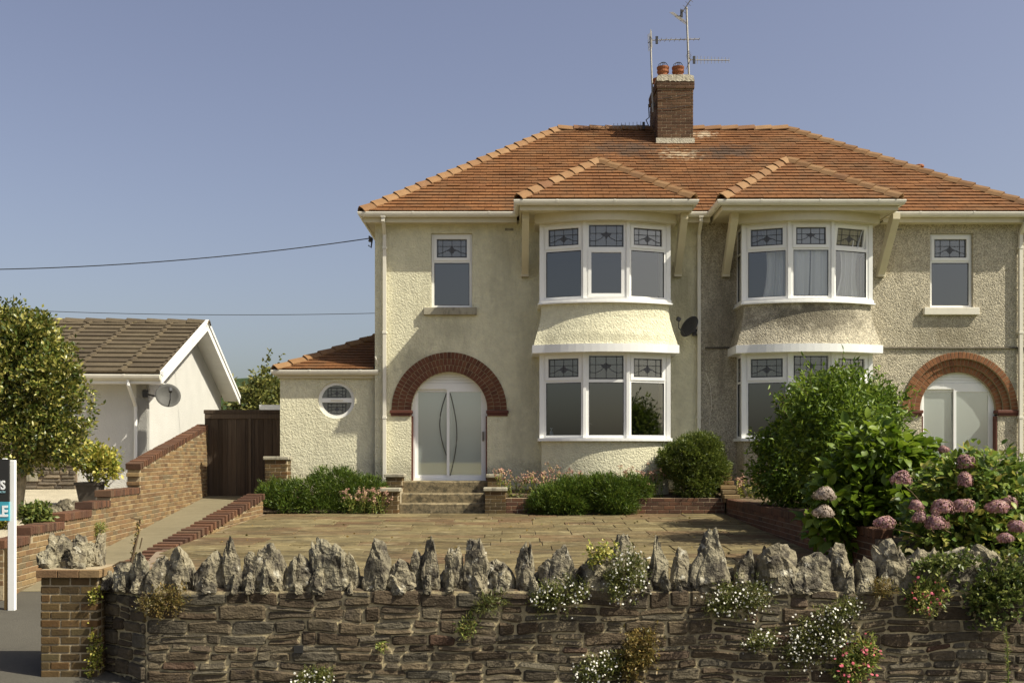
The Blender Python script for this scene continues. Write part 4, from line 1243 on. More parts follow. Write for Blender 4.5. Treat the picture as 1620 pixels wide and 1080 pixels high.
    tile_slope(roof, MT['tile'], (bx0,yv,BZ), (0,-1,0), (CP,0,SP), lambda s: (0, yv-BY-s*CP), SB, 0.168, 0.28, cap=0, name='bay_side_tile')
    tile_slope(roof, MT['tile'], (bx1,BY,BZ), (0,1,0), (-CP,0,SP), lambda s: (s*CP, yv-BY), SB, 0.168, 0.28, cap=0, name='bay_flank_tile')
    ridge_tiles(roof, (bx0,BY-0.02,BZ+0.05), (ap[0],ap[1],ap[2]+0.05), name='hip_tile')
    ridge_tiles(roof, (bx1,BY-0.02,BZ+0.05), (ap[0],ap[1],ap[2]+0.05), name='hip_tile')
    ridge_tiles(roof, (ap[0],yv,ap[2]+0.05), (ap[0],ap[1],ap[2]+0.05), 0.4)
    # fascia, soffit, gutters
    fz0, fz1 = 5.885, 6.05
    xl, xr = (ex0+0.05, bx0) if left else (bx1, ex1-0.05)
    f = MB(); f.box(xl, xr, EY+0.05, EY+0.08, fz0, fz1); f.box(xl, xr, EY+0.08, YF+0.05, fz0+0.012, fz0+0.03)
    f.build('eaves_board', MT['timber'], H); f = MB()
    il, ir = (bx1, PX) if left else (PX, bx0)
    f.box(il, ir, EY+0.05, EY+0.08, fz0, fz1); f.box(il, ir, EY+0.08, YF+0.05, fz0+0.012, fz0+0.03)
    f.build('eaves_board', MT['timber'], H); f = MB()
    if left: f.box(ex0+0.05, ex0+0.08, EY+0.082, yb, fz0, fz1); f.box(ex0+0.08, X0+0.02, YF+0.051, yb, fz0+0.012, fz0+0.03)
    else: f.box(ex1-0.08, ex1-0.05, EY+0.082, yb, fz0, fz1); f.box(X1-0.02, ex1-0.08, YF+0.051, yb, fz0+0.012, fz0+0.03)
    f.build('eaves_board', MT['timber'], H)
    f = MB(); f.box(bx0+0.05, bx1-0.05, BY+0.05, BY+0.08, fz0+0.02, fz1+0.01)
    f.box(bx0+0.05, bx0+0.08, BY+0.08, YF+0.0, fz0+0.02, fz1+0.01); f.box(bx1-0.08, bx1-0.05, BY+0.08, YF+0.0, fz0+0.02, fz1+0.01)
    f.box(bx0+0.08, bx1-0.08, BY+0.08, YF+0.04, 5.926, 5.945)
    f.build('bay_eaves_board', MT['timber'], H)
    gz = EZ-0.02
    if left:
        gutter(H, [(ex0+0.05,25.5,gz),(ex0+0.05,EY+0.05,gz),(bx0-0.02,EY+0.05,gz)])
        gutter(H, [(bx1+0.02,EY+0.05,gz),(PX-0.001,EY+0.05,gz)])
    else:
        gutter(H, [(bx1+0.02,EY+0.05,gz),(ex1-0.05,EY+0.05,gz),(ex1-0.05,25.5,gz)])
        gutter(H, [(PX+0.001,EY+0.05,gz),(bx0-0.02,EY+0.05,gz)])
    gutter(H, [(bx0+0.05,EY+0.02,gz+0.012),(bx0+0.05,BY+0.05,gz+0.012),(bx1-0.05,BY+0.05,gz+0.012),(bx1-0.05,EY+0.02,gz+0.012)], 'bay_gutter')
    # timber brackets under the bay roof
    for x in ((0.27, 3.42) if left else (4.42, 7.62)):
        b = MB(); w = 0.07
        prof = [(20.66,5.925),(20.84,5.925),(YF+0.01,4.98),(YF+0.01,4.80),(YF-0.06,4.80),(20.66,5.80)]
        vs = [(x-w, y, z) for y, z in prof] + [(x+w, y, z) for y, z in prof]; n = len(prof)
        b.add(vs, [tuple(range(n)), tuple(range(n,2*n))[::-1]] + [((i+1)%n, i, n+i, n+(i+1)%n) for i in range(n)])
        b.cbox(x-w-0.012, x+w+0.012, YF-0.10, YF+0.01, 4.80, 4.90, 0.006)
        b.build('roof_bracket', MT['timber'], H)
    return H, roof

HL, ROOF_L = house(-1)
HR, ROOF_R = house(1)
downpipe(HL, -2.63, YF-0.065, EZ, 0.35, EY+0.0)
downpipe(HL, 3.86, YF-0.065, EZ, 0.3, EY+0.0)
downpipe(HR, 10.50, YF-0.065, EZ, 0.3, EY+0.0)

# curtains, soap bottle and tap behind the panes (things of their own)
def curtain(y, z0, z1, edge_l, edge_r, label, folds=3, amp=0.045, seed=1):
    """hanging net; edge_l and edge_r give x at the foot, middle and head"""
    n, m = 48, 10; vs = []
    rgc = random.Random(seed); ph = [rgc.uniform(0,6) for _ in range(3)]
    def lag(e, t): return e[0]*(1-t)*(1-2*t) + e[1]*4*t*(1-t) + e[2]*t*(2*t-1)
    for k in range(m+1):
        t = k/m
        xl, xr = lag(edge_l, t), lag(edge_r, t)
        for i in range(n+1):
            s = i/n
            f = math.sin(s*folds*2*math.pi+ph[0]+0.5*t) + 0.45*math.sin(s*folds*4.7*math.pi+ph[1]-0.4*t)
            vs.append((xl+(xr-xl)*s, y+amp*f*(0.75+0.35*(1-t)), z0+(z1-z0)*t))
    fs = [(k*(n+1)+i, k*(n+1)+i+1, (k+1)*(n+1)+i+1, (k+1)*(n+1)+i) for k in range(m) for i in range(n)]
    o = MB().add(vs, fs).build('curtain', MT['curtain'], None, True, False, origin=((edge_l[0]+edge_r[0])/2, y, z0))
    tag(o, label, 'curtain', 'curtains in the upper bay')
curtain(20.98, 4.235, 5.72, (5.02,5.12,4.98), (5.50,5.50,5.50), 'white curtain drawn to the right behind the left upper bay pane', 2, 0.04, 2)
curtain(20.80, 4.235, 5.72, (5.54,5.54,5.54), (5.90,5.93,5.93), 'white curtain in the left half of the middle upper bay pane', 1.5, 0.025, 3)
curtain(20.80, 4.235, 5.72, (5.955,5.97,5.98), (6.34,6.34,6.34), 'white curtain in the right half of the middle upper bay pane', 1.5, 0.025, 4)
curtain(20.98, 4.235, 5.72, (6.45,6.60,6.40), (6.95,6.90,7.08), 'loosely bunched white curtain behind the right upper bay pane', 3, 0.05, 5)
o = MB().lathe([(0.0,0),(0.035,0),(0.037,0.11),(0.03,0.14),(0.012,0.15),(0.012,0.19),(0.028,0.195),(0.028,0.21),(0,0.21)], (0.80,21.2,1.466), 12).build('soap_bottle', MT['blue_plastic'], None, True, origin=(0.80,21.2,1.466))
tag(o, 'pale pump soap bottle on the lower bay window sill', 'bottle')
o = MB().tube([(1.42,21.2,1.40),(1.42,21.2,1.72),(1.45,21.2,1.76),(1.60,21.2,1.765),(1.63,21.2,1.73)], 0.012, 8).build('kitchen_tap', MT['metal'], None, True, origin=(1.42,21.2,1.40))
tag(o, 'arched metal tap seen inside the lower bay window', 'tap')

# ---------------- chimney on the party wall
cx0, cx1, cy0, cy1 = 3.43, 4.28, 24.62, 25.96
c = MB(); c.box(cx0+0.007,cx1-0.007,cy0+0.007,cy1-0.007,8.2,10.02); c.box(cx0-0.018,cx1+0.018,cy0-0.018,cy1+0.018,9.79,9.985)
chim = c.build('chimney', MT['mortar_brick'], HL)
flat = lambda v: (lambda u: v)
its = []
for (o_, d_, n_, L_) in (((cx0,cy0,0),(1,0,0),(0,-1,0),cx1-cx0),((cx0,cy1,0),(0,-1,0),(-1,0,0),cy1-cy0),((cx1,cy0,0),(0,1,0),(1,0,0),cy1-cy0)):
    M = frame_matrix(o_, d_, n_)
    e = 0.0 if n_[1] else 0.002
    its += [(m, s) for m, s in brick_items(M, 0.0+e, L_-e, 0.10, flat(8.25), flat(9.79), zstart=8.25)]
    M2 = M @ Matrix.Translation((0,-0.026,0))
    its += brick_items(M2, -0.024, L_+0.024, 0.10, flat(9.77), flat(10.0), zstart=9.765)
place_pieces(its, 'chimney_brick', MT['brick_brown'], chim)
fl = MB()
rgf = random.Random(3)
n = 20
prof = [(cx0-0.02+ (cx1-cx0+0.04)*i/n, 9.985 - 0.03 - 0.035*rgf.random()) for i in range(n+1)]
fl.xprism(prof + [(cx1+0.0,10.06),(cx1-0.1,10.09),(cx0+0.1,10.09),(cx0,10.06)], cy0-0.036, cy1+0.03)
fl.build('flaunching', MT['leadflash'], chim)
fl = MB(); fl.box(cx0-0.03,cx1+0.03,cy0-0.02,cy0+0.05,8.44,8.60); fl.build('flashing', MT['leadflash'], chim)
for i, (x, y) in enumerate(((3.62,25.0),(3.98,25.0),(3.60,25.6),(3.95,25.6))):
    p = MB(); s = 1.0 if i < 2 else 0.8
    p.lathe([(0.115,0),(0.125,0.05*s),(0.12,0.18*s),(0.145,0.20*s),(0.145,0.235*s),(0.13,0.25*s),(0.15,0.30*s),(0.15,0.33*s),(0.12,0.335*s),(0.11,0.2*s)], (x,y,10.08), 18)
    p.build('chimney_pot', MT['pot'], chim, smooth=False)
    if i < 2:
        w = MB()
        for a in range(4):
            t = a*math.pi/4; w.tube([(x+0.13*math.cos(t)*k, y+0.13*math.sin(t)*k, 10.40+0.13*math.sqrt(max(0,1-k*k))) for k in (-1,-0.8,-0.4,0,0.4,0.8,1)], 0.006, 4)
        w.build('bird_guard', MT['dark_metal'], chim)
# bird-dropping and soot marks are in the tile material; a clay roof vent on the right hip
p = MB(); vp = P(1454, 266, 23.6)
p.lathe([(0.07,-0.25),(0.07,0.0),(0.11,0.02),(0.11,0.05),(0.09,0.07),(0.05,0.08)], vp, 14)
p.build('vent_cowl', MT['pot'], ROOF_R)

# ---------------- side extension with the round window
EX0, EX1, EYF = -4.83, -2.845, 21.72
ext = thing('side_extension', 'low cream roughcast side extension with a round window', 'extension', (-3.8, EYF, 0))
cxw, czw, rw = -3.66, 2.27, 0.385
circ = [(cxw+rw*math.cos(2*math.pi*i/40), czw+rw*math.sin(2*math.pi*i/40)) for i in range(40)]
V, F = wall_with_holes(rect(EX0,EX1,-0.2,2.80), [circ], 0.2)
mb = MB(); mb.add([(x,EYF+y,z) for x,y,z in V], F); mb.box(EX0,EX0+0.2,EYF+0.202,27,-0.2,2.8)
mb.build('front_wall', MT['cream'], ext)
mb = MB(); lining(mb, EX0+0.25, EX1, EYF+0.19, 24, 0.2, 2.7); mb.build('room_lining', MT['room'], ext, fix=False)
w = MB(); n = 40
for (r0, r1, ya, ybk) in ((0.315,0.384,EYF+0.06,EYF+0.12),):
    for i in range(n):
        a, b = 2*math.pi*i/n, 2*math.pi*(i+1)/n
        q = [(cxw+r*math.cos(t), czw+r*math.sin(t)) for (r, t) in ((r0,a),(r1,a),(r1,b),(r0,b))]
        w.xprism(q[::-1], ya, ybk)
w.box(cxw-0.32,cxw+0.32,EYF+0.055,EYF+0.11,czw-0.045,czw+0.045)
win = w.build('round_window', MT['upvc'], ext)
MB().box(cxw-0.12,cxw+0.14,EYF+0.045,EYF+0.056,czw-0.02,czw+0.012).build('vent_strip', MT['gutter'], win)
for s in (1, -1):
    half = [(cxw+0.32*math.cos(math.pi*i/20), czw+s*0.32*math.sin(math.pi*i/20)) for i in range(21)]
    MB().add([(x,EYF+0.085,z) for x,z in half], [tuple(range(21))]).build('half_pane', MT['glass_top'], win, fix=False)
    ld, mo = MB(), MB(); lead_pattern(ld, mo, Matrix.Identity(4), cxw-0.2, czw+(0.05 if s>0 else -0.28), 0.4, 0.22, 'spade', EYF+0.08)
    ld.build('lead_came', MT['lead'], win, fix=False); mo.build('glass_motif', MT['motif'], win, fix=False)
tp = math.tan(math.radians(25)); ce, se = math.cos(math.radians(25)), math.sin(math.radians(25))
gx0, gy0, gz0 = EX0-0.1, EYF-0.12, 2.90
run = EX1-0.02-gx0
rf = MB(); rf.add([(gx0,gy0,gz0-0.012),(EX1,gy0,gz0-0.012),(EX1,gy0+run,gz0+run*tp-0.012)],[(0,1,2)])
rf.add([(gx0,gy0+5,gz0-0.012),(gx0,gy0,gz0-0.012),(EX1,gy0+run,gz0+run*tp-0.012),(EX1,gy0+5,gz0+run*tp-0.012)],[(0,1,2,3)])
er = rf.build('roof', MT['tile'], ext, fix=False)
tile_slope(er, MT['tile'], (gx0,gy0,gz0), (1,0,0), (0,ce,se), lambda s: (s*ce, run), run/ce, 0.168, 0.28, cap=70)
tile_slope(er, MT['tile'], (gx0,gy0+5,gz0), (0,-1,0), (ce,0,se), lambda s: (0, 5-s*ce), run/ce, 0.168, 0.28, cap=0, name='side_tile')
ridge_tiles(er, (gx0,gy0-0.02,gz0+0.04), (EX1,gy0+run,gz0+run*tp+0.05), 0.40, name='hip_tile', drop=0.07)
f = MB(); f.box(gx0+0.06,EX1,gy0+0.06,gy0+0.09,2.72,2.87); f.box(gx0+0.06,EX1,gy0+0.09,EYF+0.05,2.735,2.75); f.build('eaves_board', MT['timber'], ext)
gutter(ext, [(gx0+0.06,24.5,2.885),(gx0+0.06,gy0+0.06,2.885),(EX1+0.08,gy0+0.06,2.885)])
MB().tube([(EX1+0.05,gy0+0.0,2.80),(EX1+0.07,gy0+0.02,3.0),(EX1+0.04,EYF-0.15,3.1),(EX1+0.02,EYF-0.15,3.16)], 0.02, 8).build('overflow_pipe', MT['gutter'], ext)

# ------------------------------------------------------------------ boundary walls of the forecourt
def top_const(v): return lambda u: v

# front rubble wall with limestone coping
WY = 9.30
wall = thing('stone_wall', 'brown rubble stone front wall with jagged limestone coping along its top', 'wall', (0, WY+0.17, -1.05))
wx0 = -3.258
A = Vector((-3.80, 9.76, 0)); B = Vector((wx0, WY, 0)); dAB = (B-A).normalized()
core = MB()
core.prism([(wx0,WY),(7.0,WY),(7.0,WY+0.36),(wx0+0.1,WY+0.36)], -1.2, -0.095)
core.prism([(A.x,A.y),(wx0,WY),(wx0+0.1,WY+0.36),(A.x+0.1,A.y+0.36)], -1.2, -0.098)
core.build('wall_core', MT['mortar'], wall)
M = frame_matrix((wx0, WY, 0), (1,0,0), (0,-1,0))
weep = (1.36, -0.60)
rubble(wall, MT['wallstone'], M, 0.0, 9.9, -1.16, -0.10, seed=21, joint=0.014, d=0.018, hrange=(0.055,0.135), wrange=(0.12,0.44), warp=0.045, split=0.40, cap=265)
MB().box(wx0+weep[0]-0.04, wx0+weep[0]+0.04, WY-0.034, WY-0.004, weep[1]-0.035, weep[1]+0.03).build('weep_hole', MT['sign_black'], wall)
rubble(wall, MT['wallstone'], frame_matrix(A, dAB, (dAB.y,-dAB.x,0)), 0.0, (B-A).length, -1.16, -0.10, seed=23, joint=0.018, d=0.03, wrange=(0.14,0.3), warp=0.03)
# mortar bed lumps along the top
bed = MB(); rgb = random.Random(4); n = 130
for i in range(n):
    x0 = wx0-0.02 + 10.2*i/n; x1 = wx0-0.02 + 10.2*(i+1)/n
    h0 = -0.095 + 0.035*(0.5+noise.noise(Vector((x0*4,1,1)))); h1 = -0.095 + 0.035*(0.5+noise.noise(Vector((x1*4,1,1))))
    bed.quad((x0,WY+0.0,-0.11),(x1,WY+0.0,-0.11),(x1,WY+0.05,h1),(x0,WY+0.05,h0)); bed.quad((x0,WY+0.05,h0),(x1,WY+0.05,h1),(x1,WY+0.36,h1),(x0,WY+0.36,h0))
bed.build('coping_bed', MT['wallstone'], wall, fix=False)
STONES = [(159,182,899),(182,212,889),(209,234,870),(232,269,880),(266,305,859),(305,314,897),(313,351,868),(353,383,849),(384,413,870),(405,449,853),
 (453,474,887),(468,498,878),(497,548,854),(546,569,881),(577,621,854),(617,659,887),(648,670,871),(670,700,847),(701,734,866),(731,779,853),(774,812,887),
 (815,850,860),(860,917,867),(914,970,877),(963,1003,838),(1000,1030,884),(1027,1057,857),(1057,1094,868),(1092,1154,843),(1158,1197,871),(1190,1252,860),(1246,1312,878),(1303,1345,865),(1348,1388,880),
 (1384,1432,852),(1428,1482,866),(1478,1540,872),(1536,1600,868),(1596,1660,874)]
POINT = {2:0.0,7:0.35,9:0.3,14:0.25,17:0.5,18:0.4,19:0.3,21:0.4,24:0.3,26:0.45,27:0.25,28:0.6,30:0.15,31:0.4,32:0.3,33:0.1,34:0.0}
for i, (a, b, t) in enumerate(STONES):
    ang = a < 232
    yb = WY + 0.11 + (0.36*(232-(a+b)/2)/75 if ang else 0) + R(-0.02,0.03)
    xa, xb = (a-HX)*yb/FPX, (b-HX)*yb/FPX
    zt = EYE-(t-HY)*yb/FPX
    w = (xb-xa)*1.12; h = zt + 0.125
    me = boulder(w*1.08, min(0.34, max(0.18, w*0.9)), h, 300+i, MT['limestone'], taper=POINT.get(i, 0.08)*0.7, rough=0.30)
    o = bpy.data.objects.new('coping_stone', me); o.location = ((xa+xb)/2, yb, -0.125)
    o.rotation_euler = (0, R(-0.05,0.05), 0)
    attach(o, wall)
    if b-a > 22:      # a smaller stone wedged at its foot
        me = boulder(w*R(0.4,0.75), 0.17, h*R(0.3,0.55), 700+i, MT['limestone'], rough=0.34)
        o = bpy.data.objects.new('coping_stone', me); o.location = (xa+(xb-xa)*R(0.15,0.85), yb-0.08, -0.12); attach(o, wall)

rgc_ = random.Random(77); x = wx0 + 0.02; k = 0
while x < 4.7:                        # low packing stones that close the row
    w = rgc_.uniform(0.10,0.19); h = rgc_.uniform(0.12,0.24)
    o = bpy.data.objects.new('coping_stone', boulder(w, 0.16, h, 1500+k, MT['limestone'], taper=0.15, rough=0.32, sub=3))
    o.location = (x, WY+0.17+rgc_.uniform(0,0.08), -0.12); o.rotation_euler = (0, rgc_.uniform(-0.15,0.15), rgc_.uniform(0,6)); attach(o, wall)
    x += w*rgc_.uniform(0.75,1.1); k += 1

# brick gate pier at the left end
pier = thing('gate_pier', 'square red brick gate pier topped with jagged limestone lumps', 'pier', (-4.055, 9.80, -0.95))
px0, px1, py0, py1 = -4.32, -3.79, 9.55, 10.06
c = MB(); c.box(px0+0.008,px1-0.008,py0+0.008,py1-0.008,-1.1,0.075); c.build('pier_core', MT['mortar_brick'], pier)
its = []
for (o_, d_, n_, L_) in (((px0,py0,0),(1,0,0),(0,-1,0),px1-px0),((px1,py0,0),(0,1,0),(1,0,0),py1-py0),((px0,py1,0),(0,-1,0),(-1,0,0),py1-py0)):
    e = 0 if n_[1] else 0.101
    its += brick_items(frame_matrix(o_,d_,n_), e, L_, 0.10, flat(-1.08), flat(0.0), blen=0.182, zstart=-1.075, course=0.077, joint=0.015)
place_pieces(its, 'brick', MT['brick_pier'], pier)
its = []
for i in range(3):
    w = (px1-px0+0.06)/3
    its.append((Matrix.Translation((px0-0.03+w*(i+0.5), (py0+py1)/2, 0.038)) , (round(w-0.006,3), round(py1-py0+0.06,3), 0.072)))
place_pieces(its, 'cap_brick', MT['brick_red'], pier)
for i, (a, b, t) in enumerate([(64,92,868),(70,102,845),(88,123,852),(112,134,862),(119,150,847),(147,166,845),(100,140,884)]):
    yb = 9.72 + (i % 3)*0.10
    xa, xb = (a-HX)*yb/FPX, (b-HX)*yb/FPX; zt = EYE-(t-HY)*yb/FPX
    me = boulder((xb-xa)*1.15, 0.22, zt-0.06, 500+i, MT['limestone'], taper=0.15, rough=0.34)
    o = bpy.data.objects.new('cap_stone', me); o.location = ((xa+xb)/2, yb, 0.062); attach(o, pier)

# left wall of the drive: stepped low part and raked high part
uxd = Vector((-0.055,1,0)).normalized(); nd = Vector((uxd.y,-uxd.x,0))
Md = frame_matrix((wall_x(12.5),12.5,0), uxd, nd)
def ltop(y):
    for lim, z in ((13.3,0.10),(14.42,0.21),(15.55,0.315),(16.4,0.42),(17.95,0.57)):
        if y < lim: return z
    return 0.99 + (y-17.95)*0.79/4.85
def U(y): return (y-12.5)/uxd.y
dw = thing('brick_wall', 'orange brick wall beside the drive, stepped low then raked up to the gate', 'wall', (wall_x(17), 17, -0.2))
t_ = 0.22
co = MB(); last = 0
segs = [12.5,13.3,14.42,15.55,16.4,17.95,22.9]
for a, b in zip(segs[:-1], segs[1:]):
    ta, tb = ltop(a+0.001)-0.11, ltop(b-0.001)-0.11
    e = 0.006
    co.xprism([(U(a)+e,drive_z(a)-0.3),(U(b)+0.0,drive_z(b)-0.3),(U(b),tb),(U(a)+e,ta)], 0.007, t_-0.007, Md)
co.xprism([(-24,-1.0),(0.0,-1.0),(0.0,0.02),(-24,0.02)], 0.007, 0.2, frame_matrix((wall_x(12.5),12.5,0),(1,0,0),(0,-1,0)))
co.build('wall_core', MT['mortar_brick'], dw)
its = brick_items(Md, 0, U(22.9), t_, lambda u: drive_z(12.5+u*uxd.y)-0.06, lambda u: ltop(12.5+u*uxd.y)-0.105, zstart=-0.9, joint=0.011)
its += brick_items(frame_matrix((wall_x(12.5)-1.9,12.5,0),(1,0,0),(0,-1,0)), 0, 1.68, 0.2, flat(-0.75), flat(0.0), zstart=-0.9, joint=0.013)
its2 = brick_items(frame_matrix((wall_x(12.5)-7.975,12.5,0),(1,0,0),(0,-1,0)), 0, 6.075, 0.2, flat(-0.75), flat(0.0), zstart=-0.9, joint=0.011)
place_pieces(its, 'brick', MT['brick_red'], dw)
place_pieces(its2, 'side_brick', MT['brick_red'], dw, cap=0)
its = []
u = 0.0
while u < U(22.9):
    y = 12.5+(u+0.038)*uxd.y
    sl = math.atan(0.79/4.85) if y > 17.95 else 0
    z = ltop(y)-0.052 + R(-0.006,0.006)
    its.append((Md @ Matrix.Translation((u+0.038, t_/2, z)) @ Matrix.Rotation(-sl+R(-0.02,0.02),4,'Y') @ Matrix.Rotation(R(-0.02,0.02),4,'Z'), (0.064, t_+0.04, 0.105)))
    u += 0.0775 if y < 17.95 else 0.115
place_pieces(its, 'coping_brick', MT['brick_dark'], dw)

# brick edging between the drive and the forecourt
ed = thing('brick_edging', 'sloping brick edging with brick-on-edge capping between drive and forecourt', 'edging', (-4.9, 17, -0.2))
ez = lambda y: -0.18 + (y-14.5)*0.102
Me = frame_matrix((-4.76,13.2,0),(0,1,0),(1,0,0))
co = MB(); co.xprism([(0,-0.75),(6.75,-0.2),(6.75,ez(19.95)-0.11),(0,ez(13.2)-0.11)], 0.008, 0.29, Me)
co.build('edging_core', MT['mortar_brick'], ed)
its = brick_items(Me, 0, 6.75, 0.30, lambda u: pat_z(13.2+u)-0.08, lambda u: ez(13.2+u)-0.09, zstart=-0.9+0.02, joint=0.013)
place_pieces(its, 'brick', MT['brick_red'], ed)
its = []
y = 13.25
while y < 19.95:
    its.append((Matrix.Translation((-4.905+R(-0.008,0.008), y, ez(y)-0.045+R(-0.006,0.006))) @ Matrix.Rotation(math.atan(0.102)*0.4+R(-0.02,0.02),4,'X') @ Matrix.Rotation(R(-0.03,0.03),4,'Z'), (0.335, 0.105, 0.115)))
    y += 0.215
place_pieces(its, 'coping_brick', MT['brick_dark'], ed)

# low brick wall between the two gardens
rw_ = thing('low_brick_wall', 'low dark brick wall between forecourt and hydrangea bed', 'wall', (4.2, 16, 0))
Mr = frame_matrix((4.10,19.95,0),(0,-1,0),(-1,0,0))
co = MB(); co.box(0,8.15,0.007,0.203,-0.5,0.18, Mr); co.build('wall_core', MT['mortar_dark'], rw_)
its = brick_items(Mr, 0, 8.15, 0.21, lambda u: pat_z(19.95-u)-0.05, flat(0.185), zstart=-0.34)
place_pieces(its, 'brick', MT['brick_dark'], rw_)
its = []
u = 0.04
while u < 8.14:
    its.append((Mr @ Matrix.Translation((u, 0.105, 0.235+R(-0.006,0.006))) @ Matrix.Rotation(R(-0.03,0.03),4,'Y'), (0.066, 0.225, 0.105))); u += 0.077
place_pieces(its, 'coping_brick', MT['brick_dark'], rw_)
its = []
for i in range(6):
    its.append((Matrix.Translation((4.20, 20.02+0.18*i, 0.33+0.085*i)), (0.30, 0.26, 0.07)))
    its.append((Matrix.Translation((4.20, 20.06+0.18*i, 0.255+0.085*i)), (0.26, 0.24, 0.075)))
place_pieces(its, 'step_brick', MT['brick_red'], rw_)

# raised bed in front of the bay
bd = thing('bed_wall', 'low brick retaining wall of the flower bed under the bay window', 'wall', (2.0, 20.15, 0))
Mb = frame_matrix((-0.12,20.10,0),(1,0,0),(0,-1,0))
co = MB(); co.box(0,4.22,0.007,0.20,-0.3,0.295, Mb); co.build('wall_core', MT['mortar_brick'], bd)
place_pieces(brick_items(Mb, 0, 4.22, 0.21, flat(-0.02), flat(0.305), zstart=0.0), 'brick', MT['brick_dark'], bd)
g = MB(); g.quad((-0.3,20.28,0.27),(4.2,20.28,0.27),(4.2,21.6,0.42),(-0.3,21.6,0.42)); struct(g, 'flower_bed_soil', 'soil')
g = MB(); g.quad((-4.95,20.12,0.03),(-2.45,20.12,0.03),(-2.45,21.72,0.35),(-4.95,21.72,0.35)); struct(g, 'shrub_bed_soil', 'soil')

def pillar(x0, x1, y0, y1, zb, zt, label, mat='brick_pier'):
    t = thing('brick_pillar', label, 'pillar', ((x0+x1)/2, (y0+y1)/2, zb), 'pillars by the steps and gate')
    c = MB(); c.box(x0+0.007,x1-0.007,y0+0.007,y1-0.007,zb-0.1,zt-0.07); c.build('pillar_core', MT['mortar_brick'], t)
    its = []
    n = max(1, round((zt-0.075-zb)/0.077)); cs = (zt-0.075-zb)/n
    for (o_, d_, n_, L_) in (((x0,y0,0),(1,0,0),(0,-1,0),x1-x0),((x1,y0,0),(0,1,0),(1,0,0),y1-y0),((x0,y1,0),(0,-1,0),(-1,0,0),y1-y0)):
        e = 0 if n_[1] else 0.091
        its += brick_items(frame_matrix(o_,d_,n_), e, L_, 0.09, flat(zb), flat(zt-0.075), blen=0.215, zstart=zb, course=cs)
    place_pieces(its, 'brick', MT[mat], t)
    k = MB(); k.cbox(x0-0.03,x1+0.03,y0-0.03,y1+0.03,zt-0.07,zt,0.012); k.build('cap_stone', MT['sill'], t)
pillar(-0.525,-0.12,20.08,20.42,0.0,0.50,'capped brick pillar at right foot of the door steps')
pillar(-0.50,-0.22,21.0,21.35,0.3,0.74,'small capped pillar by right side of the door threshold')
pillar(-2.52,-2.19,20.08,20.42,0.0,0.49,'capped brick pillar at left foot of the door steps')
pillar(-2.55,-2.20,21.0,21.35,0.3,0.75,'small capped pillar by left side of the door threshold')
pillar(-4.92,-4.47,20.75,21.10,0.05,1.10,'taller capped brick pillar beside the timber gate')
# door steps
stp = thing('door_steps', 'three worn concrete steps up to the arched front door', 'steps', (-1.36, 20.7, 0))
rgs = random.Random(9)
def rough_step(x0, x1, y0, y1, z0, z1, nm):
    n = 16; v = []
    for i in range(n+1):
        x = x0+(x1-x0)*i/n
        q = 0.012*noise.noise(Vector((x*3,z1*7,1)))
        v += [(x,y0+q*0.6,z0),(x,y0-0.004+q,z1-0.02+0.012*noise.noise(Vector((x*6,2,z1)))),(x,y0+0.025+q,z1+0.004*noise.noise(Vector((x*5,5,z1)))),(x,y1,z1)]
    f = [(i*4+j,(i+1)*4+j,(i+1)*4+j+1,i*4+j+1) for i in range(n) for j in range(3)]
    f += [(0,1,2,3),(n*4+3,n*4+2,n*4+1,n*4)]
    MB().add(v,f).build(nm, MT['step'], stp, fix=True)
rough_step(-2.19,-0.525,20.33,21.0,-0.05,0.185,'step')
rough_step(-2.19,-0.525,20.72,21.4,0.18,0.365,'step')
rough_step(-2.20,-0.50,21.22,21.8,0.36,0.598,'step')
fk = MB(); fk.cbox(-2.33,-2.195,20.42,21.0,0.0,0.44,0.02); fk.build('step_flank', MT['concrete'], stp)
fk = MB(); fk.cbox(-0.52,-0.36,20.42,21.0,0.0,0.44,0.02); fk.build('step_flank', MT['concrete'], stp)
# brick steps to the neighbour's door
ns = thing('brick_steps', 'brick steps with dark treads by the right-hand house door', 'steps', (10.4, 20.5, 0.3))
for i in range(3):
    y0 = 19.9+0.35*i
    MB().cbox(9.6,11.2,y0,y0+1.0-0.35*i+0.4,0.24+0.13*i,0.36+0.13*i,0.01).build('step', MT['brick_dark'], ns)
    MB().cbox(9.58,11.22,y0-0.03,y0+0.36,0.36+0.13*i,0.385+0.13*i,0.006).build('tread', MT['sill'], ns)
MB().cbox(10.03,10.15,20.3,20.42,0.62,0.98,0.008).build('newel', MT['impost'], ns)
MB().cbox(10.15,11.2,20.33,20.39,0.90,0.96,0.008).build('top_rail', MT['impost'], ns)

# ------------------------------------------------------------------ timber gate, outbuilding
gt = thing('timber_gate', 'tall dark stained double timber gate at the head of the drive', 'gate', (-5.8, 22.85, 0.2))
x = -6.72; i = 0
while x < -4.87:
    w = 0.098
    MB().cbox(x-0.004, x+w+0.004, 22.82+0.014*(i%2), 22.84+0.014*(i%2), 0.23, 2.03, 0.004).build('plank', MT['fence'], gt)
    x += w; i += 1
MB().cbox(-6.74,-4.84,22.79,22.86,2.03,2.115,0.008).build('top_rail', MT['fence'], gt)
MB().cbox(-6.72,-4.86,22.80,22.819,1.92,2.028,0.004).build('rail', MT['fence'], gt)
MB().cbox(-5.76,-5.70,22.78,22.818,0.23,1.915,0.006).build('meeting_stile', MT['fence'], gt)
ob = thing('outbuilding', 'flat-roofed white-edged outbuilding just above the gate', 'outbuilding', (-5.6, 27, 0.3))
MB().box(-6.2,-3.2,26.2,29,0.2,2.25).build('wall', MT['cream'], ob)
MB().box(-6.3,-3.1,26.0,29.1,2.25,2.38).build('roof_edge', MT['upvc'], ob)

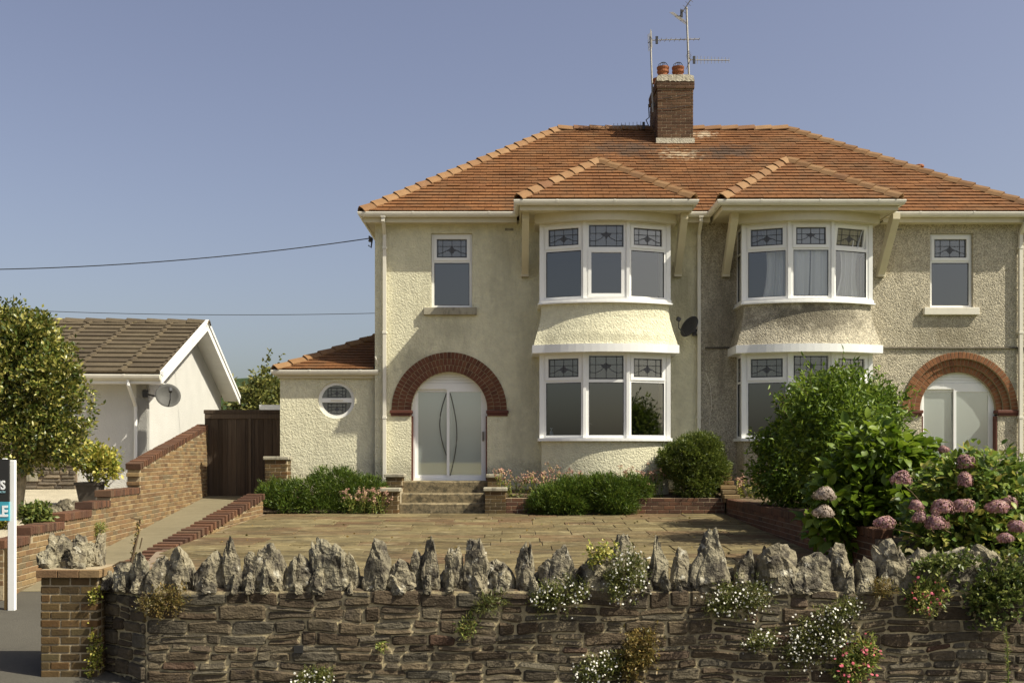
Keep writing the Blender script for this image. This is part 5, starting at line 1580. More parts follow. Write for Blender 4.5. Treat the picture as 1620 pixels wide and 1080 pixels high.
# ------------------------------------------------------------------ bungalow on the left
kk = math.atan(0.08)
LB = Matrix.Translation((-7.18,20.5,0)) @ Matrix.Rotation(kk,4,'Z')
def W3(x, y, z): return LB @ Vector((x,y,z))
bg_ = thing('bungalow', 'white rendered bungalow with brown concrete tiled roof and open gable', 'bungalow', W3(-4,3.7,0.4))
HS, OV, EZB, RZB, VG = 3.68, 0.45, 2.70, 4.18, 0.40
sl = (RZB-EZB)/(HS+OV)
V, F = wall_with_holes(rect(-9,0,-0.2,2.72), [rect(-3.3,-1.42,1.62,2.45)], 0.2)
mb = MB(LB); mb.add(V, F)
mb.build('front_wall', MT['white_render'], bg_)
mb = MB(LB); ge = lambda y: EZB+sl*(y+OV)-0.05
pts = [(0,-0.2),(2*HS,-0.2),(2*HS,ge(0)),(HS,ge(HS)),(0,ge(0))]
mb.add([(0.0,y,z) for y,z in pts]+[(-0.2,y,z) for y,z in pts], [(0,1,2,3,4),(9,8,7,6,5)]+[((i+1)%5,i,5+i,5+(i+1)%5) for i in range(5)])
mb.build('gable_wall', MT['white_render'], bg_)
mb = MB(LB); mb.box(-9,-0.21,2*HS-0.2,2*HS,-0.2,2.7); lining(mb,-4,-0.3,0.19,3,0.5,2.65); mb.build('back_wall', MT['room'], bg_)
rf = MB(LB); rf.quad((-9.3,-OV,EZB-0.01),(VG,-OV,EZB-0.01),(VG,HS,RZB-0.01),(-9.3,HS,RZB-0.01)); rf.quad((VG,2*HS+OV,EZB-0.01),(-9.3,2*HS+OV,EZB-0.01),(-9.3,HS,RZB-0.01),(VG,HS,RZB-0.01))
br = rf.build('roof', MT['conc_tile'], bg_, fix=False)
th = math.atan(sl); cs_, sn_ = math.cos(th), math.sin(th)
AR = LB @ Matrix(((1,0,0,0),(0,cs_,-sn_,-OV),(0,sn_,cs_,EZB),(0,0,0,1)))
def ctile():
    m = MB(); w, l, t = 0.90, 0.385, 0.036
    m.add([(0.003,0,0),(w-0.003,0,0),(w-0.003,0,t),(0.003,0,t),(0.003,l,0),(w-0.003,l,0),(w-0.003,l,0.006),(0.003,l,0.006)],[(0,1,2,3),(3,2,6,7),(0,3,7,4),(1,5,6,2)])
    a, b, h = w-0.12, w-0.004, 0.035
    m.add([(a,-0.004,0),(b,-0.004,0),(b-0.03,-0.004,t+h),(a+0.03,-0.004,t+h),(a,l,0),(b,l,0),(b-0.03,l,0.01+h),(a+0.03,l,0.01+h)],[(0,1,2,3),(3,2,6,7),(0,3,7,4),(1,5,6,2)])
    return m.mesh('roof_tile', MT['conc_tile'], fix=False)
cm = ctile(); gauge = (HS+OV)/cs_/12.0
for k in range(12):
    for j in range(-10, 1):
        x = VG - 0.02 - 0.70 + j*0.90
        if x < -9.0: continue
        o = bpy.data.objects.new('roof_tile', cm)
        sc = 1.0
        if j == 0: sc = 0.70/0.90
        o.matrix_basis = AR @ Matrix.Translation((x, k*gauge, R(0,0.006))) @ Matrix.Rotation(R(-0.008,0.008),4,'Z') @ Matrix.Diagonal((sc,1,1,1))
        attach(o, br)
ridge_tiles(br, W3(-9.2,HS,RZB+0.05), W3(VG+0.02,HS,RZB+0.05), 0.45, 0.14, MT['conc_tile'], drop=0.08)
b0 = [(-OV-0.02,EZB-0.02),(HS,RZB+0.03),(2*HS+OV+0.02,EZB-0.02),(2*HS+OV+0.02,EZB-0.2),(HS,RZB-0.17),(-OV-0.02,EZB-0.2)]
for (x0, x1, dz, nm) in ((VG-0.015,VG+0.015,0.0,'bargeboard'),):
    for (a, b, c_, d_) in ((0,1,4,5),(1,2,3,4)):
        q = [b0[a], b0[b], b0[c_], b0[d_]]
        mb = MB(LB); mb.add([(x0,y,z+dz) for y,z in q]+[(x1,y,z+dz) for y,z in q],[(0,1,2,3)[::-1],(4,5,6,7)]+[(i,(i+1)%4,4+(i+1)%4,4+i) for i in range(4)])
        mb.build(nm, MT['white_paint'], bg_)
        mb = MB(LB); q2 = [(y, z+0.055) for y, z in (q[0], q[1])] + [(y, z-0.085+0.055) for y, z in (q[1], q[0])]
        mb.add([(x0-0.01,y,z) for y,z in q2]+[(x1+0.022,y,z) for y,z in q2],[(0,1,2,3)[::-1],(4,5,6,7)]+[(i,(i+1)%4,4+(i+1)%4,4+i) for i in range(4)])
        mb.build('verge_strip', MT['white_paint'], bg_)
mb = MB(LB)
for (ya, yb_) in ((-OV,HS),(2*HS+OV,HS)):
    mb.quad((0.0,ya,EZB-0.12),(VG-0.016,ya,EZB-0.12),(VG-0.016,yb_,RZB-0.12),(0.0,yb_,RZB-0.12))
mb.build('verge_soffit', MT['white_paint'], bg_, fix=False)
mb = MB(LB); mb.box(-9.2,VG-0.016,-OV+0.02,-OV+0.045,EZB-0.2,EZB-0.03); mb.box(-9.2,VG-0.016,-OV+0.045,0.02,EZB-0.19,EZB-0.175); mb.build('eaves_board', MT['white_paint'], bg_)
gutter(bg_, [W3(-9.2,-OV+0.02,EZB-0.03), W3(VG-0.02,-OV+0.02,EZB-0.03)], joints=1.6)
pp = MB()
pp.tube([W3(-0.22,-OV-0.03,EZB-0.13),W3(-0.22,-OV-0.03,EZB-0.22),W3(-0.20,-0.05,EZB-0.62),W3(-0.20,-0.05,0.5)],0.036,8); pp.build('downpipe', MT['white_paint'], bg_)
fr, kids = MB(), []
casement(fr, kids, LB @ Matrix.Translation((-3.3,0.05,0)), 1.88, 1.63, 2.44, top_sash=False, tl=0.3)
kids = [k for k in kids if k[0] not in ('lead_came','glass_motif')]
finish_window('window', fr, kids, bg_)
rubble(bg_, MT['slate'], LB @ Matrix.Translation((0,-0.05,0)), -3.6, -1.34, 0.42, 1.58, hrange=(0.05,0.11), wrange=(0.15,0.38), joint=0.01, d=0.022, seed=31, name='cladding_stone', split=0.15)
mb = MB(LB); mb.box(-3.62,-1.32,-0.05,-0.003,0.3,1.60); mb.build('cladding_backing', MT['mortar_dark'], bg_)
mb = MB(LB); mb.box(-2.45,-2.05,-0.085,-0.045,0.62,0.78); mb.build('wall_grille', MT['sill'], bg_)

# ------------------------------------------------------------------ dishes, aerials, cables
def dish(center, aim, r, label, mount, mat):
    aim = Vector(aim).normalized(); q = aim.to_track_quat('Z','Y').to_matrix().to_4x4(); Mx = Matrix.Translation(center) @ q
    t = thing('satellite_dish', label, 'satellite dish', center, 'wall-mounted satellite dishes')
    m = MB(Mx); prof = [(0.001,-0.055)] + [(r*k, -0.055*(1-k*k)) for k in (0.25,0.5,0.75,1.0)] + [(r*1.02,-0.004),(r*0.99,-0.012)] + [(r*k, -0.055*(1-k*k)-0.012) for k in (0.75,0.5,0.25)] + [(0.001,-0.068)]
    m.lathe(prof, (0,0,0), 26); m.build('reflector', mat, t, True)
    m = MB(Mx); m.tube([(0,-r*0.95,-0.02),(0,-r*0.7,0.24),(0,-0.02,0.30)],0.011,6); m.cbox(-0.03,0.03,-0.05,0.03,0.27,0.36,0.008); m.build('feed_arm', MT['dark_metal'], t)
    m = MB(); c_ = Vector(center)-aim*0.06; m.tube([c_, (c_+Vector(mount))/2+Vector((0,0,-0.03)), Vector(mount)],0.018,6); m.cbox(mount[0]-0.05,mount[0]+0.05,mount[1]-0.03,mount[1]+0.03,mount[2]-0.07,mount[2]+0.07,0.006)
    m.build('wall_bracket', MT['dark_metal'], t)
dish((3.60,21.20,3.74), (-0.75,-0.50,0.42), 0.235, 'dark grey satellite dish between the two bays', (3.78,21.58,3.66), MT['dark_metal'])
dish(tuple(P(266,625,20.1)), (0.42,-0.85,0.30), 0.235, 'grey satellite dish on the white bungalow corner', tuple(W3(-0.02,-0.02,2.33)), MT['mesh_dish'])

def yagi(t, base, d, L, n, el, vertical, refl=True, size_taper=0.6):
    """boom with its elements; d is the plan direction of the boom"""
    d = Vector(d).normalized(); base = Vector(base)
    side = Vector((0,0,1)) if vertical else d.cross(Vector((0,0,1))).normalized()
    MB().tube([base, base+d*L], 0.011, 6).build('boom', MT['metal'], t)
    for i in range(n):
        f = i/(n-1); c_ = base + d*L*(0.22+0.77*f); e = el*(1-(1-size_taper)*f)
        MB().tube([c_-side*e, c_+side*e], 0.006, 4).build('element', MT['metal'], t)
    c_ = base + d*L*0.14
    MB().cbox(-0.03,0.03,-0.02,0.02,-0.09,0.09,0.006, Matrix.Translation(c_)).build('dipole_box', MT['dark_metal'], t)
    if refl:
        b2 = base + d*L*0.05
        for s in (-1,1):
            k = side*0.16*s - d*0.07
            MB().tube([b2, b2+k], 0.010, 5).build('reflector_arm', MT['dark_metal'], t)
            for j in range(5):
                w = d.cross(side); q = b2 + k*(0.25+0.18*j)
                MB().tube([q-w*0.2, q+w*0.2], 0.005, 4).build('reflector_rod', MT['metal'], t)
def mast(t, a, b, r=0.022): MB().tube([a, b], r, 8).build('mast', MT['metal'], t)
t = thing('tv_aerial', 'shorter mast with a long horizontal aerial on the left of the chimney', 'aerial', P(1031,165,24.5), 'roof aerials')
mast(t, P(1033,178,24.75), P(1029,58,24.75)); yagi(t, P(1028,64,24.75), (1.22,0.08,0.06), 1.2, 9, 0.13, False)
MB().cbox(-0.06,0.02,-0.1,0.02,-0.05,0.05,0.01,Matrix.Translation(P(1034,168,24.85))).build('chimney_bracket', MT['dark_metal'], t)
t = thing('tv_aerial', 'tallest mast rising past the frame with a tilted aerial on top', 'aerial', P(1088,118,24.9), 'roof aerials')
mast(t, P(1090,124,24.75), P(1086,12,24.75), 0.024)
yagi(t, P(1074,28,24.75), (0.45,-0.30,0.62), 0.75, 7, 0.16, False)
t = thing('tv_aerial', 'thin comb-like aerial pointing right from the tall mast', 'aerial', P(1092,95,24.75), 'roof aerials')
yagi(t, P(1089,95,24.75), (1,0.03,0), 0.98, 10, 0.10, True)
t = thing('tv_aerial', 'fallen aerial lying along the ridge left of the chimney', 'aerial', P(1000,200,25.3), 'roof aerials')
yagi(t, P(1026,199,25.3), (-1,0.02,0.0), 0.85, 8, 0.10, True, False)
MB().tube([P(1026,199,25.3),P(1022,190,25.3),P(1027,186,25.0),P(1026,165,24.9)],0.012,6).build('bent_pole', MT['dark_metal'], t)
# strap wires on the chimney belong to it
for (a, b) in ((156,148),(172,166)):
    MB().tube([P(1040,a+1,24.605),P(1068,(a+b)/2+1.5,24.60),P(1097,b,24.605)],0.006,4).build('strap_wire', MT['dark_metal'], chim)

def cable(pts, r, label, mat='wire'):
    pts = [Vector(p) for p in pts]
    o = MB().tube([p for p in pts], r, 5).build('overhead_cable', MT[mat], None, origin=pts[0])
    tag(o, label, 'cable')
def quad_curve(p, n=24):
    (x0,y0),(x1,y1),(x2,y2) = p
    out = []
    for i in range(n+1):
        x = x0+(x2-x0)*i/n
        out.append((x, y0*(x-x1)*(x-x2)/((x0-x1)*(x0-x2)) + y1*(x-x0)*(x-x2)/((x1-x0)*(x1-x2)) + y2*(x-x0)*(x-x1)/((x2-x0)*(x2-x1))))
    return out
cable([P(x, y, 22.0) for x, y in quad_curve([(585,377),(283,411.5),(-260,424)])], 0.011, 'dark cable sagging from the house eaves out to the left')
cable([P(x, y, 40.0) for x, y in quad_curve([(640,494),(383,498),(-160,480)])], 0.012, 'thin distant cable behind the house just above the bungalow roof')
t = thing('cable_anchor', 'black insulator clamp under the left eaves corner', 'insulator', P(586,385,21.8))
MB().tube([P(584,374,21.9),P(589,378,21.75),P(587,392,21.75),P(583,388,21.75)],0.018,6).build('hook', MT['dark_metal'], t)
MB().lathe([(0.03,-0.05),(0.05,-0.02),(0.03,0.0),(0.05,0.03),(0.03,0.05)], P(586,379,21.78), 10).build('insulator', MT['dark_metal'], t)
for (pts_, nm) in (([(1117,590),(1124,612),(1126,640),(1122,672)], 'loose_cable'),):
    o = MB().tube([P(a,b,YF-0.02) for a,b in pts_],0.006,5).build('loose_cable', MT['gutter'], HR)

# ------------------------------------------------------------------ sale board
sg = thing('sale_board', 'black and teal sale board on a white post by the drive entrance', 'sign', (-5.76, 12.0, -0.66))
MB().cbox(-5.805,-5.722,12.0,12.05,-0.69,1.065,0.006).build('post', MT['white_paint'], sg)
MB().cbox(-5.86,-5.83,12.03,12.06,-0.69,0.05,0.004).build('stake', MT['wood'], sg)
MB().cbox(-5.86,-5.815,11.985,12.03,1.0,1.085,0.004).build('post_clamp', MT['white_paint'], sg)
zz = lambda py: EYE-(py-HY)*12/FPX
MB().box(-6.55,-5.775,11.975,11.999,zz(793),zz(726)).build('board', MT['sign_black'], sg)
MB().box(-6.55,-5.775,11.972,11.999,zz(823),zz(793)-0.001).build('banner', MT['sign_teal'], sg)
def letters(body, xr, zbase, size, mat, y, nm, bold=0.0, sx=1.0):
    cu = bpy.data.curves.new('t', 'FONT'); cu.body = body; cu.size = size; cu.align_x = 'RIGHT'; cu.extrude = 0.002; cu.offset = bold; cu.resolution_u = 3
    to = bpy.data.objects.new('t', cu); COL.objects.link(to)
    bpy.context.view_layer.update()
    me = bpy.data.meshes.new_from_object(to.evaluated_get(bpy.context.evaluated_depsgraph_get()))
    bpy.data.objects.remove(to)
    Mx = Matrix.Translation((xr, y, zbase)) @ Matrix.Rotation(math.radians(90),4,'X') @ Matrix.Diagonal((sx,1,1,1))
    me.transform(Mx); me.materials.clear(); me.materials.append(MT[mat])
    o = bpy.data.objects.new(nm, me); attach(o, sg)
letters('NS', (10.4-HX)*12/FPX, zz(773.5), 0.142, 'sign_white', 11.972, 'lettering', 0.004, 0.85)
letters('EATH', (10.2-HX)*12/FPX, zz(779.5), 0.034, 'sign_pale', 11.972, 'small_lettering', 0, 0.95)
letters('LE', (14.6-HX)*12/FPX, zz(816), 0.172, 'sign_white', 11.969, 'banner_lettering', 0.006, 0.85)

# ------------------------------------------------------------------ plants
def rng_(s): return np.random.default_rng(s)
def stems(t, root, tips, r, name='stem', mat='twig', wob=0.06, seed=0):
    rg = random.Random(seed); mb = MB()
    root = Vector(root)
    for tp in tips:
        tp = Vector(tp); k = 6
        pts = [root.lerp(tp, i/k) + Vector((rg.uniform(-wob,wob), rg.uniform(-wob,wob), rg.uniform(-wob,wob)))*(0 if i in (0,) else 1)*(0.6) for i in range(k+1)]
        mb.tube(pts, [r*(1-0.8*i/k) for i in range(k+1)], 5)
    return mb.build(name, MT[mat], t, True)

def shrub(name, label, cat, base, ells, ncl, per, spread, L, W, mat, seed, stem_r=0.02, shell=0.45, outw=0.7, up=0.25, group=None, zmin=None, ntips=9, sprig=0, sprig_len=0.25, part='foliage', rough=0.16, curl=0.0, stem_mat='twig'):
    t = thing(name, label, cat, base, group)
    rng = rng_(seed)
    pts, dirs = crown(ells, ncl, per, spread, rng, shell, outw, up, rough)
    if sprig:
        E = np.array(ells); k = rng.integers(0, len(E), sprig)
        dv = unit(rng.normal(size=(sprig,3)) + np.array([0,-0.2,0.5]))
        bs = E[k,:3] + dv*E[k,3:]*0.9
        p2, d2, lines = sprigs(bs, dv + rng.normal(0,0.25,(sprig,3)) + np.array([0,0,0.3]), sprig_len, 9, rng)
        pts = np.concatenate([pts, p2]); dirs = np.concatenate([dirs, d2])
        mb = MB()
        for q in lines: mb.tube([tuple(x) for x in q], 0.004, 3)
        mb.build('shoots', MT['twig'], t)['kind'] = 'stuff'
    foliage(part, pts, dirs, L, W, MT[mat], t, rng, 0.2, curl, zmin)
    tips = []
    for e in ells:
        for _ in range(max(1, ntips//len(ells))):
            dv = unit(rng.normal(size=(1,3)))[0]
            tips.append((e[0]+dv[0]*e[3]*0.75, e[1]+dv[1]*e[4]*0.75, max(base[2]+0.08, e[2]+dv[2]*e[5]*0.7)))
    stems(t, base, tips, stem_r, seed=seed, mat=stem_mat)
    return t

# variegated tree over the bungalow garden
tx, ty = -7.33, 15.5
t = thing('holly_tree', 'tall yellow-green variegated tree in front of the bungalow', 'tree', (tx, ty, 0.17))
rng = rng_(1)
mb = MB()
mb.tube([(tx,ty,0.1),(tx-0.02,ty,0.4),(tx+0.03,ty,0.75),(tx+0.02,ty+0.02,1.05)],[0.10,0.085,0.08,0.075],10)
mb.tube([(tx+0.02,ty,0.9),(tx+0.15,ty-0.03,1.02),(tx+0.30,ty-0.05,1.16)],[0.05,0.035,0.02],6)
mb.tube([(tx+0.02,ty,1.0),(tx-0.1,ty,1.6),(tx-0.05,ty,2.4)],[0.07,0.05,0.02],7)
mb.tube([(tx+0.02,ty,1.0),(tx+0.3,ty+0.1,1.6),(tx+0.45,ty,2.2)],[0.06,0.04,0.02],7)
mb.build('trunk', MT['bark'], t, True)
ells = [(-7.35,15.5,2.15,0.80,0.75,0.95),(-6.85,15.45,1.75,0.62,0.6,0.75),(-7.75,15.5,2.6,0.6,0.6,0.7),(-7.15,15.4,2.6,0.55,0.55,0.62),(-7.3,15.2,1.35,0.72,0.55,0.5),(-6.75,15.35,2.15,0.4,0.45,0.5),(-8.2,15.5,1.9,0.7,0.7,0.9),(-7.55,15.5,3.05,0.28,0.3,0.35),(-7.05,15.5,3.0,0.22,0.22,0.28),(-6.62,15.3,1.3,0.35,0.35,0.32)]
pts, dirs = crown(ells, 2300, 12, 0.048, rng, 0.5, 0.75, 0.15, 0.24)
foliage('crown', pts, dirs, 0.075, 0.042, MT['leaf_var'], t, rng, 0.25)
# potted shrub
b = P(143, 790, 17.2); b.z = tz(17.2)
t = thing('plant_tub', 'dark square planter tub on the wall end beside the bungalow', 'planter', b)
h = 0.40; w0, w1 = 0.125, 0.175
vs = [(b.x+s*w, b.y+q*w, b.z+z) for (w, z) in ((w0,0),(w1,h-0.05),(w1+0.02,h-0.05),(w1+0.02,h)) for (s, q) in ((-1,-1),(1,-1),(1,1),(-1,1))]
fs = [(i*4+j,i*4+(j+1)%4,(i+1)*4+(j+1)%4,(i+1)*4+j) for i in range(3) for j in range(4)] + [(3,2,1,0),(12,13,14,15)]
MB().add(vs, fs).build('tub', MT['tub'], t)
shrub('tub_shrub', 'bright yellow-green camellia-like shrub growing in the dark tub', 'shrub', (b.x,b.y,b.z+0.38), [(b.x+0.05,b.y,b.z+0.78,0.38,0.32,0.22),(b.x+0.20,b.y,b.z+0.62,0.26,0.25,0.2),(b.x-0.1,b.y,b.z+0.85,0.22,0.25,0.18)], 420, 6, 0.04, 0.075, 0.042, 'leaf_pot', 3, 0.012, 0.4, ntips=9, stem_mat='bark')
def simple_shrub(name, label, px0, px1, py0, py1, Y, zb, mat, seed, n, L, W, cat='shrub', per=6, **kw):
    a, c = P(px0, py0, Y), P(px1, py1, Y)
    cx, cz = (a.x+c.x)/2, (a.z+c.z)/2; rx, rz = (c.x-a.x)/2, (a.z-c.z)/2
    return shrub(name, label, cat, (cx, Y, zb), [(cx,Y,cz,rx*0.85,rx*0.75,rz*0.9),(cx-rx*0.35,Y-0.05,cz+rz*0.2,rx*0.55,rx*0.5,rz*0.7),(cx+rx*0.4,Y,cz-rz*0.1,rx*0.55,rx*0.5,rz*0.75)], n, per, 0.03*max(1,rx*2), L, W, mat, seed, 0.012, 0.3, **kw)
simple_shrub('small_shrub', 'small glossy green shrub at the foot of the variegated tree', 36, 78, 795, 838, 14.3, 0.1, 'leaf_ivy', 5, 260, 0.06, 0.04)
simple_shrub('small_shrub', 'patchy low shrub behind the sale board post', -30, 20, 795, 838, 14.3, 0.1, 'leaf_pot', 6, 200, 0.05, 0.03)
for i, (px_, py_, r_, nm) in enumerate([(55,802,0.28,'flat pale garden rock under the tree'),(88,800,0.20,'small rounded garden rock near the stepped wall'),(104,803,0.24,'dark-veined garden rock beside the planter tub'),(120,806,0.18,'little angular rock closest to the tub')]):
    Yr = 15.6+0.4*i; c = P(px_, py_+8, Yr); c.z = tz(Yr)-0.04
    o = bpy.data.objects.new('garden_rock', boulder(r_*1.6, r_*1.1, r_*0.95, 900+i, MT['limestone'], rough=0.3)); o.location = c; COL.objects.link(o)
    tag(o, nm, 'rock', 'rocks on the left terrace')

# trees beyond the gate
t = thing('garden_tree', 'olive green tree rising behind the timber gate', 'tree', (-7.0, 29.5, 0.3))
rng = rng_(8)
MB().tube([(-7.0,29.5,0.2),(-7.05,29.5,1.3),(-7.0,29.5,2.6)],[0.1,0.08,0.03],8).build('trunk', MT['bark'], t)
ells = [(-7.0,29.5,2.6,0.8,0.8,0.75),(-6.5,29.6,2.5,0.6,0.6,0.75),(-7.5,29.5,2.4,0.6,0.6,0.7),(-7.05,29.5,3.2,0.35,0.4,0.35),(-6.2,29.8,2.2,0.5,0.5,0.7)]
pts, dirs = crown(ells, 900, 6, 0.07, rng, 0.4, 0.6, 0.1, 0.2)
bs = np.array([[-7.0,29.5,3.3],[-6.8,29.5,3.4],[-7.4,29.5,3.0],[-6.95,29.5,3.4]]); dd = np.array([[0.25,0,1.0],[0.35,0,0.7],[-0.8,0,0.5],[0.1,0,0.9]])
p2, d2, ln = sprigs(bs, dd, 0.6, 14, rng)
foliage('crown', np.concatenate([pts,p2]), np.concatenate([dirs,d2]), 0.13, 0.07, MT['leaf_tree'], t, rng)
shrub('garden_tree', 'bright yellow treetops just showing over the extension roof', 'tree', (-4.0,31,0.3), [(-4.3,31,4.25,0.28,0.3,0.25),(-4.1,31,4.4,0.2,0.2,0.18),(-4.6,31,3.5,0.6,0.6,0.7)], 220, 6, 0.05, 0.10, 0.055, 'leaf_pot', 9, 0.04, 0.4)

# heather mounds in the beds
def mound(label, blobs, seed, n, mat='leaf_heath', L=0.075, W=0.014, name='heather_mound', cat='shrub', zmin=None, group='evergreen mounds'):
    c = blobs[0]
    return shrub(name, label, cat, (c[0], c[1], 0.05), blobs, n, 14, 0.035, L, W, mat, seed, 0.012, 0.62, 0.9, 0.55, group, zmin, ntips=8, rough=0.10)
mound('wide dark green heather mound left of the door steps', [(-3.9,20.55,0.35,0.75,0.42,0.34),(-3.3,20.6,0.42,0.62,0.42,0.36),(-4.5,20.6,0.30,0.50,0.40,0.30),(-2.85,20.65,0.38,0.40,0.35,0.32),(-3.75,20.35,0.12,0.55,0.34,0.18),(-3.1,20.35,0.12,0.5,0.3,0.16),(-4.35,20.4,0.18,0.45,0.32,0.22),(-4.75,20.7,0.42,0.28,0.28,0.22),(-3.55,20.75,0.62,0.5,0.3,0.25)], 31, 2600, zmin=-0.02)
mound('bushy green mound spilling over the bed wall, nearer the steps', [(0.95,20.05,0.30,0.55,0.36,0.32),(0.70,20.0,0.16,0.40,0.3,0.2),(1.25,20.15,0.46,0.42,0.32,0.24),(1.1,19.95,0.14,0.38,0.25,0.17)], 32, 1500, zmin=-0.02)
mound('rounded green mound spilling over the bed wall below the bay centre', [(1.95,20.05,0.30,0.46,0.36,0.30),(1.75,20.15,0.50,0.42,0.32,0.24),(2.0,19.95,0.15,0.40,0.26,0.18),(2.35,20.3,0.45,0.38,0.3,0.27)], 33, 1500, zmin=-0.02)
# clipped round shrub
shrub('round_shrub', 'round clipped dark evergreen shrub right of the lower bay', 'shrub', (3.55,20.6,0.30), [(3.58,20.6,1.02,0.58,0.52,0.50),(3.22,20.55,0.98,0.36,0.36,0.34),(3.92,20.6,0.82,0.36,0.38,0.45),(3.60,20.45,0.58,0.42,0.38,0.34),(3.75,20.55,1.30,0.36,0.36,0.24)], 2300, 14, 0.035, 0.07, 0.016, 'leaf_hebe', 41, 0.03, 0.66, 0.9, 0.4, ntips=10, rough=0.08)
# valerian and rose along the bed
def tufts(name, label, xs, y0, z0, hts, seed, leafmat, petmat, cat='flowering plant', L=0.07, W=0.025, nf=3, fsz=0.016, lean=0.25):
    t = thing(name, label, cat, (sum(xs)/len(xs), y0, z0)); rng = rng_(seed)
    bases, ds = [], []
    for x, h in zip(xs, hts):
        for _ in range(4):
            bases.append([x+rng.normal(0,0.05), y0+rng.normal(0,0.07), z0]); ds.append(np.array([rng.normal(0,lean),rng.normal(0,lean),1.0])*h)
    P_, D_, lines, F_ = [], [], [], []
    for b, d in zip(bases, ds):
        h = np.linalg.norm(d)*rng.uniform(0.6,1.1); d = d/np.linalg.norm(d)
        q = [np.array(b)+d*h*k for k in np.linspace(0,1,4)]; lines.append(q)
        for k in np.linspace(0.05,0.9,9):
            P_.append(np.array(b)+d*h*k); D_.append(d*0.5+rng.normal(0,0.7,3))
        for _ in range(nf*3): F_.append(np.array(b)+d*h+rng.normal(0,0.022,3))
    mb = MB()
    for q in lines: mb.tube([tuple(x) for x in q], 0.004, 3)
    mb.build('stem', MT['leaf_val'], t)
    foliage('foliage', np.array(P_), np.array(D_), L, W, MT[leafmat], t, rng)
    if petmat:
        V, T = flower_cloud(np.array(F_), fsz, rng); np_obj('flowers', V, T, MT[petmat], t)['kind'] = 'stuff'
    return t
rr = random.Random(2)
tufts('valerian_clump', 'faded pink valerian at the right of the door steps', [-0.2+0.08*i for i in range(14)], 20.5, 0.28, [rr.uniform(0.35,0.58) for _ in range(14)], 51, 'leaf_val', 'petal_dusk')
tufts('valerian_clump', 'wispy seeded valerian behind the mounds under the bay', [0.85+0.12*i for i in range(14)], 20.55, 0.3, [rr.uniform(0.35,0.62) for _ in range(14)], 52, 'leaf_val', 'petal_dusk', W=0.018)
tufts('rose_bush', 'thin dark rose stems between the mounds and the round shrub', [2.45+0.07*i for i in range(7)], 20.45, 0.3, [rr.uniform(0.4,0.66) for _ in range(7)], 53, 'leaf_dark', 'petal_dusk', L=0.06, W=0.035, cat='shrub')
tufts('valerian_clump', 'pinkish flowering clump at the left pillar of the steps', [-3.2+0.06*i for i in range(13)], 20.12, 0.0, [rr.uniform(0.25,0.46) for _ in range(13)], 54, 'leaf_val', 'petal_dusk')
tufts('weed_tuft', 'dry yellowish weeds by the stepped garden divider', [4.35+0.09*i for i in range(8)], 20.2, 0.3, [rr.uniform(0.25,0.5) for _ in range(8)], 55, 'leaf_pot', 'petal_dusk', cat='weed')

# big bush and hydrangeas on the right
shrub('leafy_bush', 'tall dark leafy bush in front of the right-hand bay', 'bush', (5.25,17.5,0.28),
  [(5.3,17.5,1.35,1.0,0.85,0.95),(4.75,17.4,1.05,0.75,0.7,0.75),(5.85,17.4,1.60,0.65,0.65,0.70),(5.35,17.3,2.05,0.62,0.6,0.46),(4.95,17.2,1.75,0.55,0.5,0.55),(6.05,17.3,1.95,0.38,0.4,0.42),(4.45,17.3,0.8,0.45,0.5,0.45),(5.0,17.0,0.7,0.8,0.5,0.5),(4.7,15.3,1.40,0.72,0.75,0.92),(4.45,15.0,1.75,0.46,0.5,0.52),(5.2,15.6,1.2,0.7,0.7,0.8)],
  4200, 7, 0.06, 0.105, 0.042, 'leaf_dark', 61, 0.04, 0.5, 0.5, 0.1, sprig=90, sprig_len=0.38, ntips=16, rough=0.2, curl=0.15)

def big_leaf_mesh(mat):
    """one hydrangea leaf, ovate, folded on the midrib with a curled tip; unit length along x"""
    prof = [(0,0.0),(0.12,0.17),(0.35,0.31),(0.6,0.29),(0.82,0.16),(1.0,0.0)]
    vs = []
    for (x, w) in prof:
        z = -0.22*x*x
        vs += [(x,-w,z+0.28*w),(x,0,z),(x,w,z+0.28*w)]
    fs = []
    for i in range(len(prof)-1):
        a = i*3; fs += [(a,a+1,a+4,a+3),(a+1,a+2,a+5,a+4)]
    m = MB().add(vs, fs)
    return m.mesh('leaf', MT[mat], True, False)

